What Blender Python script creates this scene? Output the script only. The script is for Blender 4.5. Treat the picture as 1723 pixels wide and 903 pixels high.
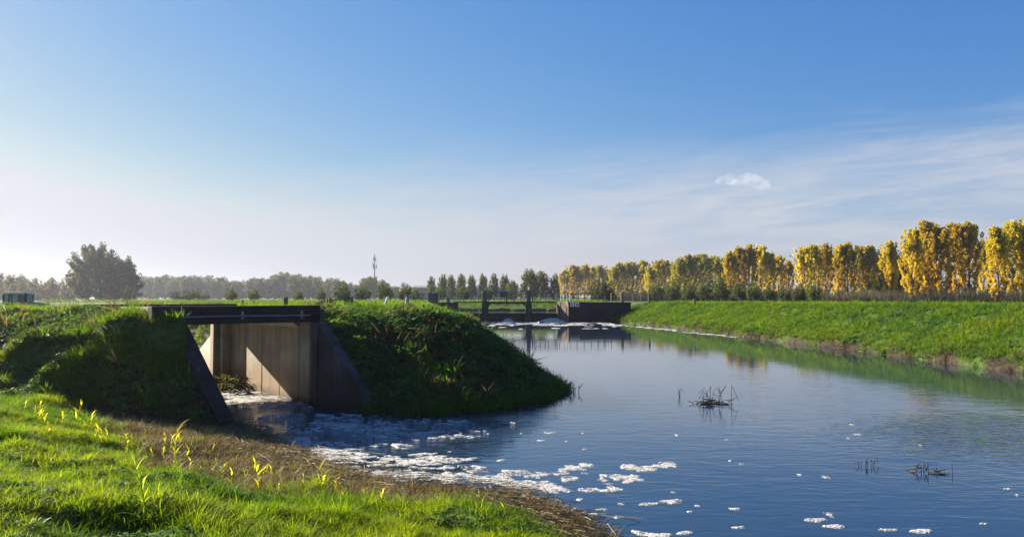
import bpy, math, random
import numpy as np
from mathutils import Vector, Matrix

for o in list(bpy.data.objects):
    bpy.data.objects.remove(o)
SC = bpy.context.scene
COL = SC.collection
rng = np.random.default_rng(7)
random.seed(7)
ORD = ['first', 'second', 'third', 'fourth', 'fifth', 'sixth', 'seventh', 'eighth', 'ninth', 'tenth', 'eleventh', 'twelfth', 'thirteenth']

# ------------------------------------------------------------------ camera
PW, PH, F_PX, HORIZON, CAM_Z = 1723.0, 903.0, 1350.0, 500.0, 3.0
PITCH = math.atan((HORIZON - PH / 2) / F_PX)
cam_data = bpy.data.cameras.new('camera')
cam = bpy.data.objects.new('camera', cam_data)
COL.objects.link(cam)
cam_data.sensor_width = 36.0
cam_data.lens = F_PX / PW * 36.0
cam_data.clip_start = 0.05
cam_data.clip_end = 20000
cam.location = (0, 0, CAM_Z)
cam.rotation_euler = (math.radians(90) + PITCH, 0, 0)
SC.camera = cam

# ------------------------------------------------------------------ daylight
SUN_AZ = math.radians(-54.0)      # clockwise from +Y
SUN_EL = math.radians(22.0)
SUN_DIR = Vector((math.sin(SUN_AZ) * math.cos(SUN_EL), math.cos(SUN_AZ) * math.cos(SUN_EL), math.sin(SUN_EL)))
SC.view_settings.view_transform = 'Standard'
SC.view_settings.look = 'None'
SC.view_settings.exposure = 2.0
SC.view_settings.gamma = 1.0
SC.view_settings.use_curve_mapping = False
try:
    SC.cycles.use_denoising = True
    SC.cycles.max_bounces = 8
    SC.cycles.transparent_max_bounces = 12
    SC.cycles.volume_bounces = 0
    SC.cycles.sample_clamp_indirect = 6.0
except Exception:
    pass

sun_data = bpy.data.lights.new('sun', 'SUN')
sun_data.energy = 5.0
sun_data.angle = math.radians(0.5)
sun_data.color = (1.0, 0.91, 0.76)
sun = bpy.data.objects.new('sun', sun_data)
COL.objects.link(sun)
sun.rotation_euler = (-SUN_DIR).to_track_quat('-Z', 'Y').to_euler()
sun.location = SUN_DIR * 100

world = bpy.data.worlds.new('World')
SC.world = world
world.use_nodes = True


class NT:
    """small helper for node trees"""
    def __init__(self, tree):
        self.t = tree

    def n(self, typ, ins=None, **props):
        nd = self.t.nodes.new(typ)
        for k, v in props.items():
            setattr(nd, k, v)
        if ins:
            for k, v in ins.items():
                sock = nd.inputs[k]
                if isinstance(v, bpy.types.NodeSocket):
                    self.t.links.new(v, sock)
                else:
                    sock.default_value = v
        return nd

    def math(self, op, a, b=None, c=None, clamp=False):
        ins = {0: a}
        if b is not None:
            ins[1] = b
        if c is not None:
            ins[2] = c
        return self.n('ShaderNodeMath', ins, operation=op, use_clamp=clamp).outputs[0]

    def mix(self, fac, a, b, blend='MIX'):
        nd = self.t.nodes.new('ShaderNodeMix')
        nd.data_type = 'RGBA'
        nd.blend_type = blend
        for i, v in ((0, fac), (6, a), (7, b)):
            if isinstance(v, bpy.types.NodeSocket):
                self.t.links.new(v, nd.inputs[i])
            else:
                nd.inputs[i].default_value = v
        return nd.outputs[2]

    def ramp(self, fac, p0, p1, smooth=True):
        return self.n('ShaderNodeMapRange', {0: fac, 1: p0, 2: p1, 3: 0.0, 4: 1.0},
                      interpolation_type='SMOOTHSTEP' if smooth else 'LINEAR').outputs[0]

    def noise(self, vec, scale, detail=4.0, rough=0.55, dist=0.0):
        ins = {'Scale': scale, 'Detail': detail, 'Roughness': rough, 'Distortion': dist}
        if vec is not None:
            ins['Vector'] = vec
        return self.n('ShaderNodeTexNoise', ins).outputs[0]


def c4(c):
    return (c[0], c[1], c[2], 1.0)


wt = NT(world.node_tree)
world.node_tree.nodes.clear()
sky = wt.n('ShaderNodeTexSky', sky_type='NISHITA')
sky.sun_disc = False
sky.sun_elevation = SUN_EL
sky.sun_rotation = SUN_AZ
sky.altitude = 0
sky.air_density = 1.0
sky.dust_density = 0.15
sky.ozone_density = 2.0
tc = wt.n('ShaderNodeTexCoord')
sep = wt.n('ShaderNodeSeparateXYZ', {0: tc.outputs['Generated']})
sx, sy, sz = sep.outputs
# thin cirrus bank low over the land: streaky noise in (bearing, height)
vec = wt.n('ShaderNodeCombineXYZ', {0: sx, 1: sy, 2: wt.math('ADD', wt.math('MULTIPLY', sz, 7.0), wt.math('MULTIPLY', sx, -0.5))}).outputs[0]
n1 = wt.noise(vec, 2.6, 6.0, 0.6, 0.6)
n2 = wt.noise(vec, 9.0, 6.0, 0.62, 0.8)
edge = wt.math('ADD', sz, wt.math('ADD', wt.math('MULTIPLY', wt.math('SUBTRACT', n1, 0.5), 0.17), wt.math('MULTIPLY', sx, -0.075)))
bank = wt.ramp(edge, 0.20, 0.085)
streak = wt.ramp(wt.math('ADD', wt.math('MULTIPLY', n1, 0.6), wt.math('MULTIPLY', n2, 0.4)), 0.36, 0.62)
cirrus = wt.math('MULTIPLY', bank, wt.math('ADD', 0.34, wt.math('MULTIPLY', streak, 0.60)), clamp=True)
ss = wt.n('ShaderNodeSeparateColor', {0: sky.outputs[0]}).outputs
grade = wt.n('ShaderNodeCombineColor', {
    0: wt.math('MINIMUM', wt.math('MULTIPLY', wt.math('POWER', ss[0], 1.42), 0.25), 3.4),
    1: wt.math('MINIMUM', wt.math('MULTIPLY', wt.math('POWER', ss[1], 0.86), 0.605), 3.5),
    2: wt.math('MINIMUM', wt.math('MULTIPLY', wt.math('POWER', ss[2], 0.36), 1.94), 3.8)}).outputs[0]
skycol = wt.mix(cirrus, grade, (3.3, 3.48, 3.8, 1.0))
bg = wt.n('ShaderNodeBackground', {0: skycol, 1: 0.05})
wo = wt.n('ShaderNodeOutputWorld', {0: bg.outputs[0]})


# ------------------------------------------------------------------ helpers
def tag(o, label=None, cat=None, group=None, kind=None):
    if label:
        o['label'] = label
    if cat:
        o['category'] = cat
    if group:
        o['group'] = group
    if kind:
        o['kind'] = kind
    return o


def thing(name, label, cat, loc=(0, 0, 0), rz=0.0, group=None):
    o = bpy.data.objects.new(name, None)
    o.empty_display_size = 0.2
    COL.objects.link(o)
    o.location = loc
    o.rotation_euler = (0, 0, rz)
    return tag(o, label, cat, group)


def mesh_np(name, V, F, mats=None, smooth=False, col=None):
    V = np.asarray(V, np.float32).reshape(-1, 3)
    F = np.asarray(F, np.int32)
    me = bpy.data.meshes.new(name)
    k = F.shape[1]
    me.vertices.add(len(V))
    me.vertices.foreach_set('co', V.ravel())
    me.loops.add(F.size)
    me.loops.foreach_set('vertex_index', F.ravel())
    me.polygons.add(len(F))
    me.polygons.foreach_set('loop_start', np.arange(0, F.size, k, dtype=np.int32))
    me.polygons.foreach_set('loop_total', np.full(len(F), k, np.int32))
    if smooth:
        me.polygons.foreach_set('use_smooth', np.ones(len(F), bool))
    if col is not None:
        a = me.attributes.new('Col', 'FLOAT_COLOR', 'POINT')
        c = np.ones((len(V), 4), np.float32)
        c[:, :3] = col
        a.data.foreach_set('color', c.ravel())
    me.update(calc_edges=True)
    for m in (mats or []):
        me.materials.append(m)
    return me


def link(name, me, parent=None, loc=None):
    o = bpy.data.objects.new(name, me)
    COL.objects.link(o)
    if parent is not None:
        o.parent = parent
    if loc is not None:
        o.location = loc
    return o


class MB:
    """collects simple solids, then makes ONE mesh object"""
    def __init__(self):
        self.v = []
        self.f = []

    def add(self, vs, fs):
        b = len(self.v)
        self.v += [tuple(p) for p in vs]
        self.f += [tuple(i + b for i in f) for f in fs]
        return self

    def box(self, x0, x1, y0, y1, z0, z1, M=None):
        vs = [Vector(p) for p in ((x0, y0, z0), (x1, y0, z0), (x1, y1, z0), (x0, y1, z0),
                                  (x0, y0, z1), (x1, y0, z1), (x1, y1, z1), (x0, y1, z1))]
        if M is not None:
            vs = [M @ p for p in vs]
        return self.add(vs, [(0, 3, 2, 1), (4, 5, 6, 7), (0, 1, 5, 4), (1, 2, 6, 5), (2, 3, 7, 6), (3, 0, 4, 7)])

    def prism(self, poly, z0, z1):
        """vertical prism; z0/z1 numbers or per-corner lists; poly counter-clockwise"""
        n = len(poly)
        za = z0 if isinstance(z0, (list, tuple)) else [z0] * n
        zb = z1 if isinstance(z1, (list, tuple)) else [z1] * n
        vs = [(p[0], p[1], a) for p, a in zip(poly, za)] + [(p[0], p[1], b) for p, b in zip(poly, zb)]
        fs = [tuple(range(n - 1, -1, -1)), tuple(range(n, 2 * n))]
        fs += [(i, (i + 1) % n, n + (i + 1) % n, n + i) for i in range(n)]
        return self.add(vs, fs)

    def tube(self, pts, rad, n=8, cap=True):
        pts = [Vector(p) for p in pts]
        rad = rad if isinstance(rad, (list, tuple)) else [rad] * len(pts)
        b = len(self.v)
        for i, p in enumerate(pts):
            d = (pts[min(i + 1, len(pts) - 1)] - pts[max(i - 1, 0)]).normalized()
            u = d.cross(Vector((0, 0, 1)))
            if u.length < 1e-3:
                u = Vector((1, 0, 0))
            u.normalize()
            w = d.cross(u)
            for k in range(n):
                a = 2 * math.pi * k / n
                self.v.append(tuple(p + (u * math.cos(a) + w * math.sin(a)) * rad[i]))
        for i in range(len(pts) - 1):
            for k in range(n):
                k2 = (k + 1) % n
                self.f.append((b + i * n + k, b + i * n + k2, b + (i + 1) * n + k2, b + (i + 1) * n + k))
        if cap:
            self.f.append(tuple(b + k for k in range(n - 1, -1, -1)))
            e = b + (len(pts) - 1) * n
            self.f.append(tuple(e + k for k in range(n)))
        return self

    def mesh(self, name, mat, off=(0, 0, 0), bevel=0.0, smooth=False):
        me = bpy.data.meshes.new(name)
        me.from_pydata([(a - off[0], b - off[1], c - off[2]) for a, b, c in self.v], [], self.f)
        me.materials.append(mat)
        if smooth:
            me.polygons.foreach_set('use_smooth', np.ones(len(me.polygons), bool))
        me.update()
        return me

    def build(self, name, mat, parent=None, bevel=0.0, smooth=False):
        """vertices are in world space; a parent is an unrotated thing (or a part of one)"""
        off = Vector((0, 0, 0))
        p = parent
        while p is not None:
            off += p.location
            p = p.parent
        o = link(name, self.mesh(name, mat, off, smooth=smooth), parent)
        if bevel:
            md = o.modifiers.new('bevel', 'BEVEL')
            md.width = bevel
            md.segments = 2
            md.limit_method = 'ANGLE'
        return o


# value noise ---------------------------------------------------------------
def _hash(ix, iy, seed):
    h = (ix.astype(np.int64) * 374761393 + iy.astype(np.int64) * 668265263 + seed * 974634777) & 0x7fffffff
    h = ((h ^ (h >> 13)) * 1274126177) & 0x7fffffff
    h = h ^ (h >> 16)
    return (h & 0xffff) / 65535.0


def vnoise(x, y, seed=0):
    x = np.asarray(x, float); y = np.asarray(y, float)
    ix = np.floor(x); iy = np.floor(y)
    fx = x - ix; fy = y - iy
    fx = fx * fx * (3 - 2 * fx); fy = fy * fy * (3 - 2 * fy)
    a = _hash(ix, iy, seed); b = _hash(ix + 1, iy, seed)
    c = _hash(ix, iy + 1, seed); d = _hash(ix + 1, iy + 1, seed)
    return (a * (1 - fx) + b * fx) * (1 - fy) + (c * (1 - fx) + d * fx) * fy


def fbm(x, y, seed=0, oct=4):
    s = 0.0; a = 0.5; n = 0.0
    x = np.asarray(x, float); y = np.asarray(y, float)
    for i in range(oct):
        s = s + a * vnoise(x, y, seed + i * 17); n += a
        x, y = x * 2.03 + 5.1, y * 2.03 + 1.7
        a *= 0.5
    return s / n


def smooth(x, a, b):
    t = np.clip((np.asarray(x, float) - a) / (b - a), 0, 1)
    return t * t * (3 - 2 * t)


def ray(px, py):
    """world direction of a photo pixel"""
    u = (px - PW / 2) / F_PX; v = (PH / 2 - py) / F_PX
    c, s = math.cos(PITCH), math.sin(PITCH)
    return np.array([u, c - v * s, s + v * c])


def on_plane(px, py, z=0.0):
    d = ray(px, py)
    t = (z - CAM_Z) / d[2]
    return d[0] * t, d[1] * t


def at_depth(px, y):
    """world x of a photo column at distance y"""
    return (px - PW / 2) / F_PX * y


# ------------------------------------------------------------------ terrain
# culvert frame: a = upstream along the passage, b = across to the right
AX = Vector((-0.656, 0.755, 0)); AX.normalize()
BX = Vector((AX.y, -AX.x, 0))
P0 = Vector((-6.2, 23.5, 0))
PASS_W = 3.5


def cv(t, s, z=0.0):
    p = P0 + AX * t + BX * s
    return Vector((p.x, p.y, z))


WL = [(-6.4, 18.4), tuple(cv(-0.6, -PASS_W).xy)]             # left downstream wing wall
WR = [(-5.42, 22.58), (-3.67, 20.9)]                            # right downstream wing wall
UR = [tuple(cv(5.9, 0).xy), (-12.3, 31.5)]                    # right upstream wing wall
UL = [tuple(cv(5.9, -PASS_W).xy), (-15.6, 27.6)]
CHANNEL = [WL[0], WL[1], UL[0], UL[1], UR[1], UR[0], WR[0], WR[1]]
POND = [UL[1], (-18.2, 30), (-20.5, 34), (-18.5, 37), (-14.8, 35.5), UR[1]]
SHORE_A = [(-6.9, 19.2), (-5.9, 18.2), (-5, 17), (-3.9, 15.4), (-2.7, 14), (-1.2, 12.9), (0.2, 12.2), (0.9, 11), (1.4, 10),
           (2, 8.5), (3, 6), (5, 2), (8, -5), (12, -40)]
LAND_A = [(-400, -40), (-400, 19.2)] + SHORE_A
SHORE_C = [(-3.67, 20.9), (-2.4, 20.5), (-0.97, 21.2), (0.6, 23), (1.6, 26.2), (1.1, 29), (-0.5, 37), (-2.4, 50), (-3.8, 65),
           (-5.0, 80), (-6.9, 98.5)]
POOL_S = [(-7.2, 102.5), (-30, 106), (-70, 110), (-400, 116)]
LAND_C = SHORE_C + POOL_S + [(-400, 19), (-10, 19)]
SHORE_D = [(22, -60), (20.6, 10), (20.2, 31.6), (19.8, 36.2), (19.5, 41.3), (19, 47.6), (18, 55.5), (16.9, 67.5), (14.6, 82.7),
           (11.6, 98.8)]
POOL_N = [(11.4, 103), (10, 116), (-20, 119), (-100, 123), (-400, 135)]
LAND_D = SHORE_D + POOL_N + [(-400, 3000), (3000, 3000), (3000, -60)]


def seg_dist(x, y, pts):
    d = np.full(np.shape(x), 1e9)
    for (ax, ay), (bx, by) in zip(pts[:-1], pts[1:]):
        vx, vy = bx - ax, by - ay
        t = np.clip(((x - ax) * vx + (y - ay) * vy) / (vx * vx + vy * vy), 0, 1)
        d = np.minimum(d, np.hypot(x - ax - t * vx, y - ay - t * vy))
    return d


def inside(x, y, poly):
    r = np.zeros(np.shape(x), bool)
    n = len(poly)
    for i in range(n):
        ax, ay = poly[i]; bx, by = poly[(i + 1) % n]
        if ay == by:
            continue
        c = ((ay > y) != (by > y)) & (x < (bx - ax) * (y - ay) / (by - ay) + ax)
        r ^= c
    return r


def interp(d, xs, zs):
    return np.interp(d, xs, zs)


def z_ok(x, y):
    # the strip under the wing walls and side walls, so no earth shows through the concrete faces
    return seg_dist(x, y, [WL[0], WL[1], UL[0], UL[1]]) < 0.24


def z_ok2(x, y):
    return (seg_dist(x, y, [UR[1], UR[0], WR[0]]) < 0.24) | ((seg_dist(x, y, WR) < 0.22) & (x < -3.9))


def ground_h(x, y, lumps=True):
    x = np.asarray(x, float); y = np.asarray(y, float)
    h = np.full(np.broadcast(x, y).shape, -1.0)
    x = x + 0 * h; y = y + 0 * h
    wob = (fbm(x * 0.5, y * 0.5, 3, 3) - 0.5)
    # A: the bank the photographer stands on
    d = seg_dist(x, y, SHORE_A); sd = np.where(inside(x, y, LAND_A), d, -d) + wob * 0.7
    za = interp(sd, [-3, -0.4, 0, 1, 3, 5, 7, 9, 12, 30], [-1, -.18, 0.0, .09, .36, .8, 1.22, 1.5, 1.65, 1.9])
    h = np.maximum(h, za)
    # B: bank on the left of the culvert
    left_of_wing = (x - WL[0][0]) * (WL[1][1] - WL[0][1]) - (y - WL[0][1]) * (WL[1][0] - WL[0][0]) < 0
    qb = y - 18.3 + 0.02 * x + wob * 0.5
    run = 1 + 0.38 * smooth(-x, 9.5, 13.0) + (fbm(x * 0.35, y * 0.35, 201, 3) - 0.5) * 0.5
    zb = interp(np.where(qb > 0, qb / run, qb), [-3, 0, 2.9, 4.3, 22, 30], [-1, 0.0, 2.08, 2.40, 2.28, 2.2])
    wx, wy = WL[1][0] - WL[0][0], WL[1][1] - WL[0][1]
    tw = np.clip(((x - WL[0][0]) * wx + (y - WL[0][1]) * wy) / (wx * wx + wy * wy), 0, 1)
    dw = np.hypot(x - WL[0][0] - tw * wx, y - WL[0][1] - tw * wy)
    zb = np.maximum(zb, np.interp(tw, [0, 1], [0.0, 2.30]) - 0.05 - 0.28 * np.maximum(dw - 0.4, 0) - 0.30 * np.maximum(dw - 1.5, 0))
    dw2 = seg_dist(x, y, [WL[1], UL[0]])
    zb = np.maximum(zb, np.where(y > WL[1][1] - 1.0, 2.42 - 0.2 * np.maximum(dw2 - 0.9, 0) - 0.30 * np.maximum(dw2 - 1.6, 0), -1))
    regB = (x < -6.2) & (y < 60) & (x < -6.2 - (y - 18.4) * 0.86)
    h = np.where(regB, np.maximum(h, zb), h)
    # C: spit between culvert and river, and the land behind it
    d = seg_dist(x, y, SHORE_C); inC = inside(x, y, LAND_C)
    d2 = seg_dist(x, y, POOL_S)
    slump = (fbm(x * 0.45, y * 0.45, 211, 3) - 0.5) * 1.6 * smooth(d, 0.6, 2.0) * (y < 40)
    zc = np.minimum(interp(d + wob * 0.5 + slump, [0, 0.2, 1.0, 3.1, 4.0, 7], [0, .12, .80, 2.12, 2.30, 2.34]), 1.05 + 0.55 * d2)
    zc = np.where((x < -9) & (y > 22), np.minimum(zc, 2.28), zc)
    nose = np.interp(-x, [-1.7, -0.77, 0.63, 1.43, 2.4, 3.4], [0.0, 0.72, 1.58, 1.98, 2.25, 2.5])
    zc = np.where((y > 23) & (y < 33), np.minimum(zc, np.maximum(nose, 0.05)), zc)
    inC &= ~(regB & (y < 23.5))
    h = np.where(inC, np.maximum(h, zc), np.where(inside(x, y, LAND_A), h, np.maximum(h, -np.minimum(d, d2) * 0.7)))
    # D: right dike and the fields beyond
    d = np.minimum(seg_dist(x, y, SHORE_D), seg_dist(x, y, POOL_N)); inD = inside(x, y, LAND_D)
    base = np.where(y > 101, 1.05, 0.0)
    crest = np.where(y > 101, 2.38, 2.44 - 0.16 * smooth(y, 35, 95))
    zz = interp(d + wob * 0.5, [0, .25, .7, 5.0, 5.8], [0, .13, .22, .93, 1.0])
    zd = base + (crest - base) * zz
    zd = np.where(d > 9, crest + (1.75 - crest) * smooth(d, 9, 15), zd)
    h = np.where(inD, np.maximum(h, zd), h)
    # lower ground behind the left bank where the tractor works
    tz = smooth(y, 46, 54) * (1 - smooth(y, 84, 94)) * (1 - smooth(x, -27, -19)) * smooth(x, -70, -58)
    h = h + (0.55 - h) * tz * (y > 40)
    # culvert channel and pond
    dp = np.where(inside(x, y, POND), 0, seg_dist(x, y, POND + [POND[0]]))
    cap = np.where(dp > 0, 0.68 * dp - 0.05, -0.8)
    h = np.where((y > 24) & (y < 60) & (x > -40) & (x < -5), np.minimum(h, cap), h)
    inch = inside(x, y, CHANNEL) | (z_ok(x, y) & (y > 18.8)) | z_ok2(x, y)
    h = np.where(inch, -0.9, h)
    if lumps:
        on = (h > 0.02) & ~inch
        bank = np.where(y > 17.5, 1.0, 0.62) * np.where((y > 27) & (x < -8), 0.45, 1.0) * np.where(x > 9, 0.45, 1.0)
        l = (fbm(x * 1.15, y * 1.15, 11, 3) - 0.45) * 0.55 * bank + (fbm(x * 3.1, y * 3.1, 23, 2) - 0.5) * 0.10
        l = l + (fbm(x * 0.75, y * 0.75, 221, 3) - 0.45) * 0.75 * smooth(-x, 8.8, 10.5) * smooth(y, 18.6, 19.6) * (1 - smooth(y, 20.6, 22.4))
        l = l - 0.10 * smooth(fbm(x * 0.75, y * 1.0, 131, 3), 0.55, 0.72) * (y < 17)
        l = l * smooth(h, 0.02, 0.5)
        # keep the deck approaches and the wall tops clear
        nearwall = smooth(seg_dist(x, y, CHANNEL[1:7]), 0.4, 1.0)
        l = l * np.where((y > 17) & (y < 40) & (x < 0), nearwall, 1.0)
        l = l * (1 - smooth(y, 60, 110) * 0.5)
        h = np.where(on, h + l, h)
    return h


def gz(x, y):
    return float(ground_h(np.array([x]), np.array([y]))[0])


def on_ground(px, py, y0=3.0, y1=200.0):
    d = ray(px, py)
    ys = np.arange(y0, y1, 0.04)
    xs = d[0] / d[1] * ys; zs = CAM_Z + d[2] / d[1] * ys
    hit = np.nonzero(zs < ground_h(xs, ys))[0]
    i = hit[0] if len(hit) else len(ys) - 1
    return float(xs[i]), float(ys[i]), float(ground_h(xs[i:i + 1], ys[i:i + 1])[0])


def axis(lo, hi, step, a, b, g=1.13, s0=None):
    core = list(np.arange(lo, hi + 1e-6, step))
    s = s0 or step
    v = hi
    while v < b:
        s *= g; v += s; core.append(v)
    s = step; v = lo
    pre = []
    while v > a:
        s *= g; v -= s; pre.append(v)
    return np.array(pre[::-1] + core)


GX = axis(-19.0, 25.0, 0.17, -1700, 1700)
GY0 = axis(3.0, 42.0, 0.17, -120, 42.0)
GY0 = GY0[GY0 <= 42.01]
GY = np.concatenate([GY0, np.arange(42.5, 136, 0.5), axis(136.8, 137, 0.8, 136.8, 1900)[1:]])
gx, gy = np.meshgrid(GX, GY)
gh = ground_h(gx, gy)
NX, NY = len(GX), len(GY)
idx = np.arange(NX * NY).reshape(NY, NX)
gf = np.stack([idx[:-1, :-1], idx[:-1, 1:], idx[1:, 1:], idx[1:, :-1]], -1).reshape(-1, 4)


def mud_mask(x, y, h=None):
    """1 where the mown reed stubble / bare mud lies, 0 where grass grows"""
    d = seg_dist(x, y, SHORE_A)
    n = fbm(x * 0.9, y * 0.9, 41, 3) - 0.5
    w = 1.95 + 1.3 * smooth(x, -2.0, -5.0) - 1.1 * smooth(x, -2.2, 0.3)
    a = inside(x, y, LAND_A) & (y < 20.5)
    m = np.where(a, 1 - smooth(d + n * 1.5, w - 0.5, w + 0.4), 0)
    dd = seg_dist(x, y, SHORE_D)
    m = np.maximum(m, np.where(x > 9, (1 - smooth(dd + n * 1.5, 0.05, 0.5)) * (y < 100), 0))
    return m


mud = mud_mask(gx, gy)
track = np.exp(-((gy - (36.0 + 0.25 * (gx + 20))) / 1.6) ** 2) * (gx < -13) * (gx > -60) * 0.9
zone = np.stack([mud, track, fbm(gx * 0.2, gy * 0.2, 5, 4)], -1).reshape(-1, 3)

# ------------------------------------------------------------------ materials
def new_mat(name):
    m = bpy.data.materials.new(name)
    m.use_nodes = True
    m.node_tree.nodes.clear()
    return m, NT(m.node_tree)


def finish(t, shader, disp=None):
    t.n('ShaderNodeOutputMaterial', {0: shader})


def bump(t, h, strength, dist=0.05):
    return t.n('ShaderNodeBump', {'Height': h, 'Strength': strength, 'Distance': dist}).outputs[0]


def ground_material():
    m, t = new_mat('ground')
    g = t.n('ShaderNodeNewGeometry').outputs['Position']
    a = t.n('ShaderNodeAttribute', attribute_name='Col')
    s = t.n('ShaderNodeSeparateColor', {0: a.outputs['Color']})
    fine = t.noise(g, 7.0, 6.0, 0.65)
    med = t.noise(g, 0.8, 4.0, 0.6)
    grass = t.mix(t.ramp(fine, 0.3, 0.7), c4((0.030, 0.058, 0.010)), c4((0.070, 0.125, 0.016)))
    grass = t.mix(t.ramp(med, 0.45, 0.75), grass, c4((0.085, 0.105, 0.022)))
    mudc = t.mix(t.ramp(fine, 0.35, 0.65), c4((0.020, 0.015, 0.009)), c4((0.058, 0.043, 0.024)))
    trk = t.mix(t.ramp(fine, 0.3, 0.7), c4((0.16, 0.13, 0.08)), c4((0.24, 0.20, 0.13)))
    c = t.mix(s.outputs[0], grass, mudc)
    c = t.mix(s.outputs[1], c, trk)
    p = t.n('ShaderNodeBsdfPrincipled', {'Base Color': c, 'Roughness': 0.9, 'Specular IOR Level': 0.15,
                                         'Normal': bump(t, t.noise(g, 11.0, 6.0, 0.7), 0.9, 0.12)})
    finish(t, p.outputs[0])
    return m


def simple(name, base, rough=0.6, var=0.3, scale=4.0, spec=0.3, metal=0.0, bumps=0.15, coords='Object', extra=None):
    m, t = new_mat(name)
    co = t.n('ShaderNodeTexCoord').outputs[coords]
    n = t.noise(co, scale, 6.0, 0.62)
    dark = tuple(b * (1 - var) for b in base); light = tuple(min(1, b * (1 + var)) for b in base)
    c = t.mix(t.ramp(n, 0.3, 0.7), c4(dark), c4(light))
    if extra:
        c = extra(t, co, c)
    p = t.n('ShaderNodeBsdfPrincipled', {'Base Color': c, 'Roughness': rough, 'Specular IOR Level': spec, 'Metallic': metal,
                                         'Normal': bump(t, t.noise(co, scale * 6, 4.0), bumps, 0.02)})
    finish(t, p.outputs[0])
    return m


def leaf_mat(name, cols, trans=0.45, tcol=(1.15, 1.1, 0.6), rough=0.5, spec=0.25, mode='instancer'):
    """cols: three colours dark / mid / light picked by the tint that each clump carries"""
    m, t = new_mat(name)
    if mode == 'instancer':
        a = t.n('ShaderNodeAttribute', attribute_name='tint', attribute_type='INSTANCER').outputs['Fac']
        r = t.n('ShaderNodeObjectInfo').outputs['Random']
        f = t.math('ADD', t.math('MULTIPLY', a, 0.8), t.math('MULTIPLY', r, 0.2))
        v = t.n('ShaderNodeAttribute', attribute_name='Col').outputs['Color']
        c = t.n('ShaderNodeValToRGB', {0: f})
        e = c.color_ramp.elements
        e[0].position = 0.15; e[0].color = c4(cols[0])
        e[1].position = 0.85; e[1].color = c4(cols[2])
        k = e.new(0.5); k.color = c4(cols[1])
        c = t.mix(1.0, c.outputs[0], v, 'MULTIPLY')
    else:
        c = t.n('ShaderNodeAttribute', attribute_name='Col').outputs['Color']
        g = t.n('ShaderNodeAttribute', attribute_name='greenness', attribute_type='OBJECT').outputs['Fac']
        r = t.n('ShaderNodeObjectInfo').outputs['Random']
        c = t.mix(g, c, t.mix(0.5, c, c4((0.15, 0.19, 0.03))))
        c = t.n('ShaderNodeHueSaturation', {'Hue': t.math('ADD', 0.488, t.math('MULTIPLY', r, 0.024)), 'Saturation': 1.0,
                                            'Value': t.math('ADD', 0.85, t.math('MULTIPLY', r, 0.3)), 'Color': c}).outputs[0]
    p = t.n('ShaderNodeBsdfPrincipled', {'Base Color': c, 'Roughness': rough, 'Specular IOR Level': spec})
    tr = t.n('ShaderNodeBsdfTranslucent', {0: t.mix(1.0, c, c4(tcol), 'MULTIPLY')})
    mx = t.n('ShaderNodeMixShader', {0: trans, 1: p.outputs[0], 2: tr.outputs[0]})
    finish(t, mx.outputs[0])
    return m


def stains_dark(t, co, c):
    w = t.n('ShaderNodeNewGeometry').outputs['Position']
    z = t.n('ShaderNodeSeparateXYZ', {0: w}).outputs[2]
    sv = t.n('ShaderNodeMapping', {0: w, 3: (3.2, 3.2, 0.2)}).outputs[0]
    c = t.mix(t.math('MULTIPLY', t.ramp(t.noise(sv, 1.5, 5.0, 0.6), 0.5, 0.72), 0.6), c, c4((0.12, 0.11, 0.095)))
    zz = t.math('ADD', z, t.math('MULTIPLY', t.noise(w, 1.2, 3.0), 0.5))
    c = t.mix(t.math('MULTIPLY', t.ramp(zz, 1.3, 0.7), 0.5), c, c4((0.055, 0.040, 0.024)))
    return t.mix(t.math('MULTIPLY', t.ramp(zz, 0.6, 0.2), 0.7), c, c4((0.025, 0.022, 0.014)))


def stains(t, co, c):
    """vertical run-off streaks, a damp brown tide band low down, darker top edge"""
    w = t.n('ShaderNodeNewGeometry').outputs['Position']
    z = t.n('ShaderNodeSeparateXYZ', {0: w}).outputs[2]
    sv = t.n('ShaderNodeMapping', {0: w, 3: (3.2, 3.2, 0.22)}).outputs[0]
    st = t.ramp(t.noise(sv, 1.6, 5.0, 0.6), 0.48, 0.72)
    c = t.mix(t.math('MULTIPLY', st, 0.45), c, c4((0.11, 0.09, 0.07)))
    zz = t.math('ADD', z, t.math('MULTIPLY', t.noise(w, 1.2, 3.0), 0.5))
    c = t.mix(t.math('MULTIPLY', t.ramp(zz, 1.45, 0.75), 0.62), c, c4((0.27, 0.155, 0.065)))
    c = t.mix(t.math('MULTIPLY', t.ramp(zz, 0.62, 0.22), 0.75), c, c4((0.075, 0.055, 0.03)))
    return c


M = {}
M['ground'] = ground_material()
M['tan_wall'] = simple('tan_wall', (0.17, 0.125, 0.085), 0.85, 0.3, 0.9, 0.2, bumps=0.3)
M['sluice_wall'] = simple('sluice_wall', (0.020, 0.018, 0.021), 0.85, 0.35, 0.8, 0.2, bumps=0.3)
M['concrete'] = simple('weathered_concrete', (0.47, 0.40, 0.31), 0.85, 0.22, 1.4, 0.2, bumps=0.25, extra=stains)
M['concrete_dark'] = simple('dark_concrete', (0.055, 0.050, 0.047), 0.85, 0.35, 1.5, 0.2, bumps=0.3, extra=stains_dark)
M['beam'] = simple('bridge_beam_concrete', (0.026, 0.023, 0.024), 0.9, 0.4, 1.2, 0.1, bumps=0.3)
M['deck_top'] = simple('deck_top', (0.20, 0.21, 0.13), 0.9, 0.4, 2.0, 0.1)
M['steel'] = simple('galvanised_steel', (0.20, 0.21, 0.24), 0.38, 0.15, 6, 0.5, 0.6)
M['green_steel'] = simple('green_painted_steel', (0.035, 0.07, 0.075), 0.45, 0.2, 5, 0.4)
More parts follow.
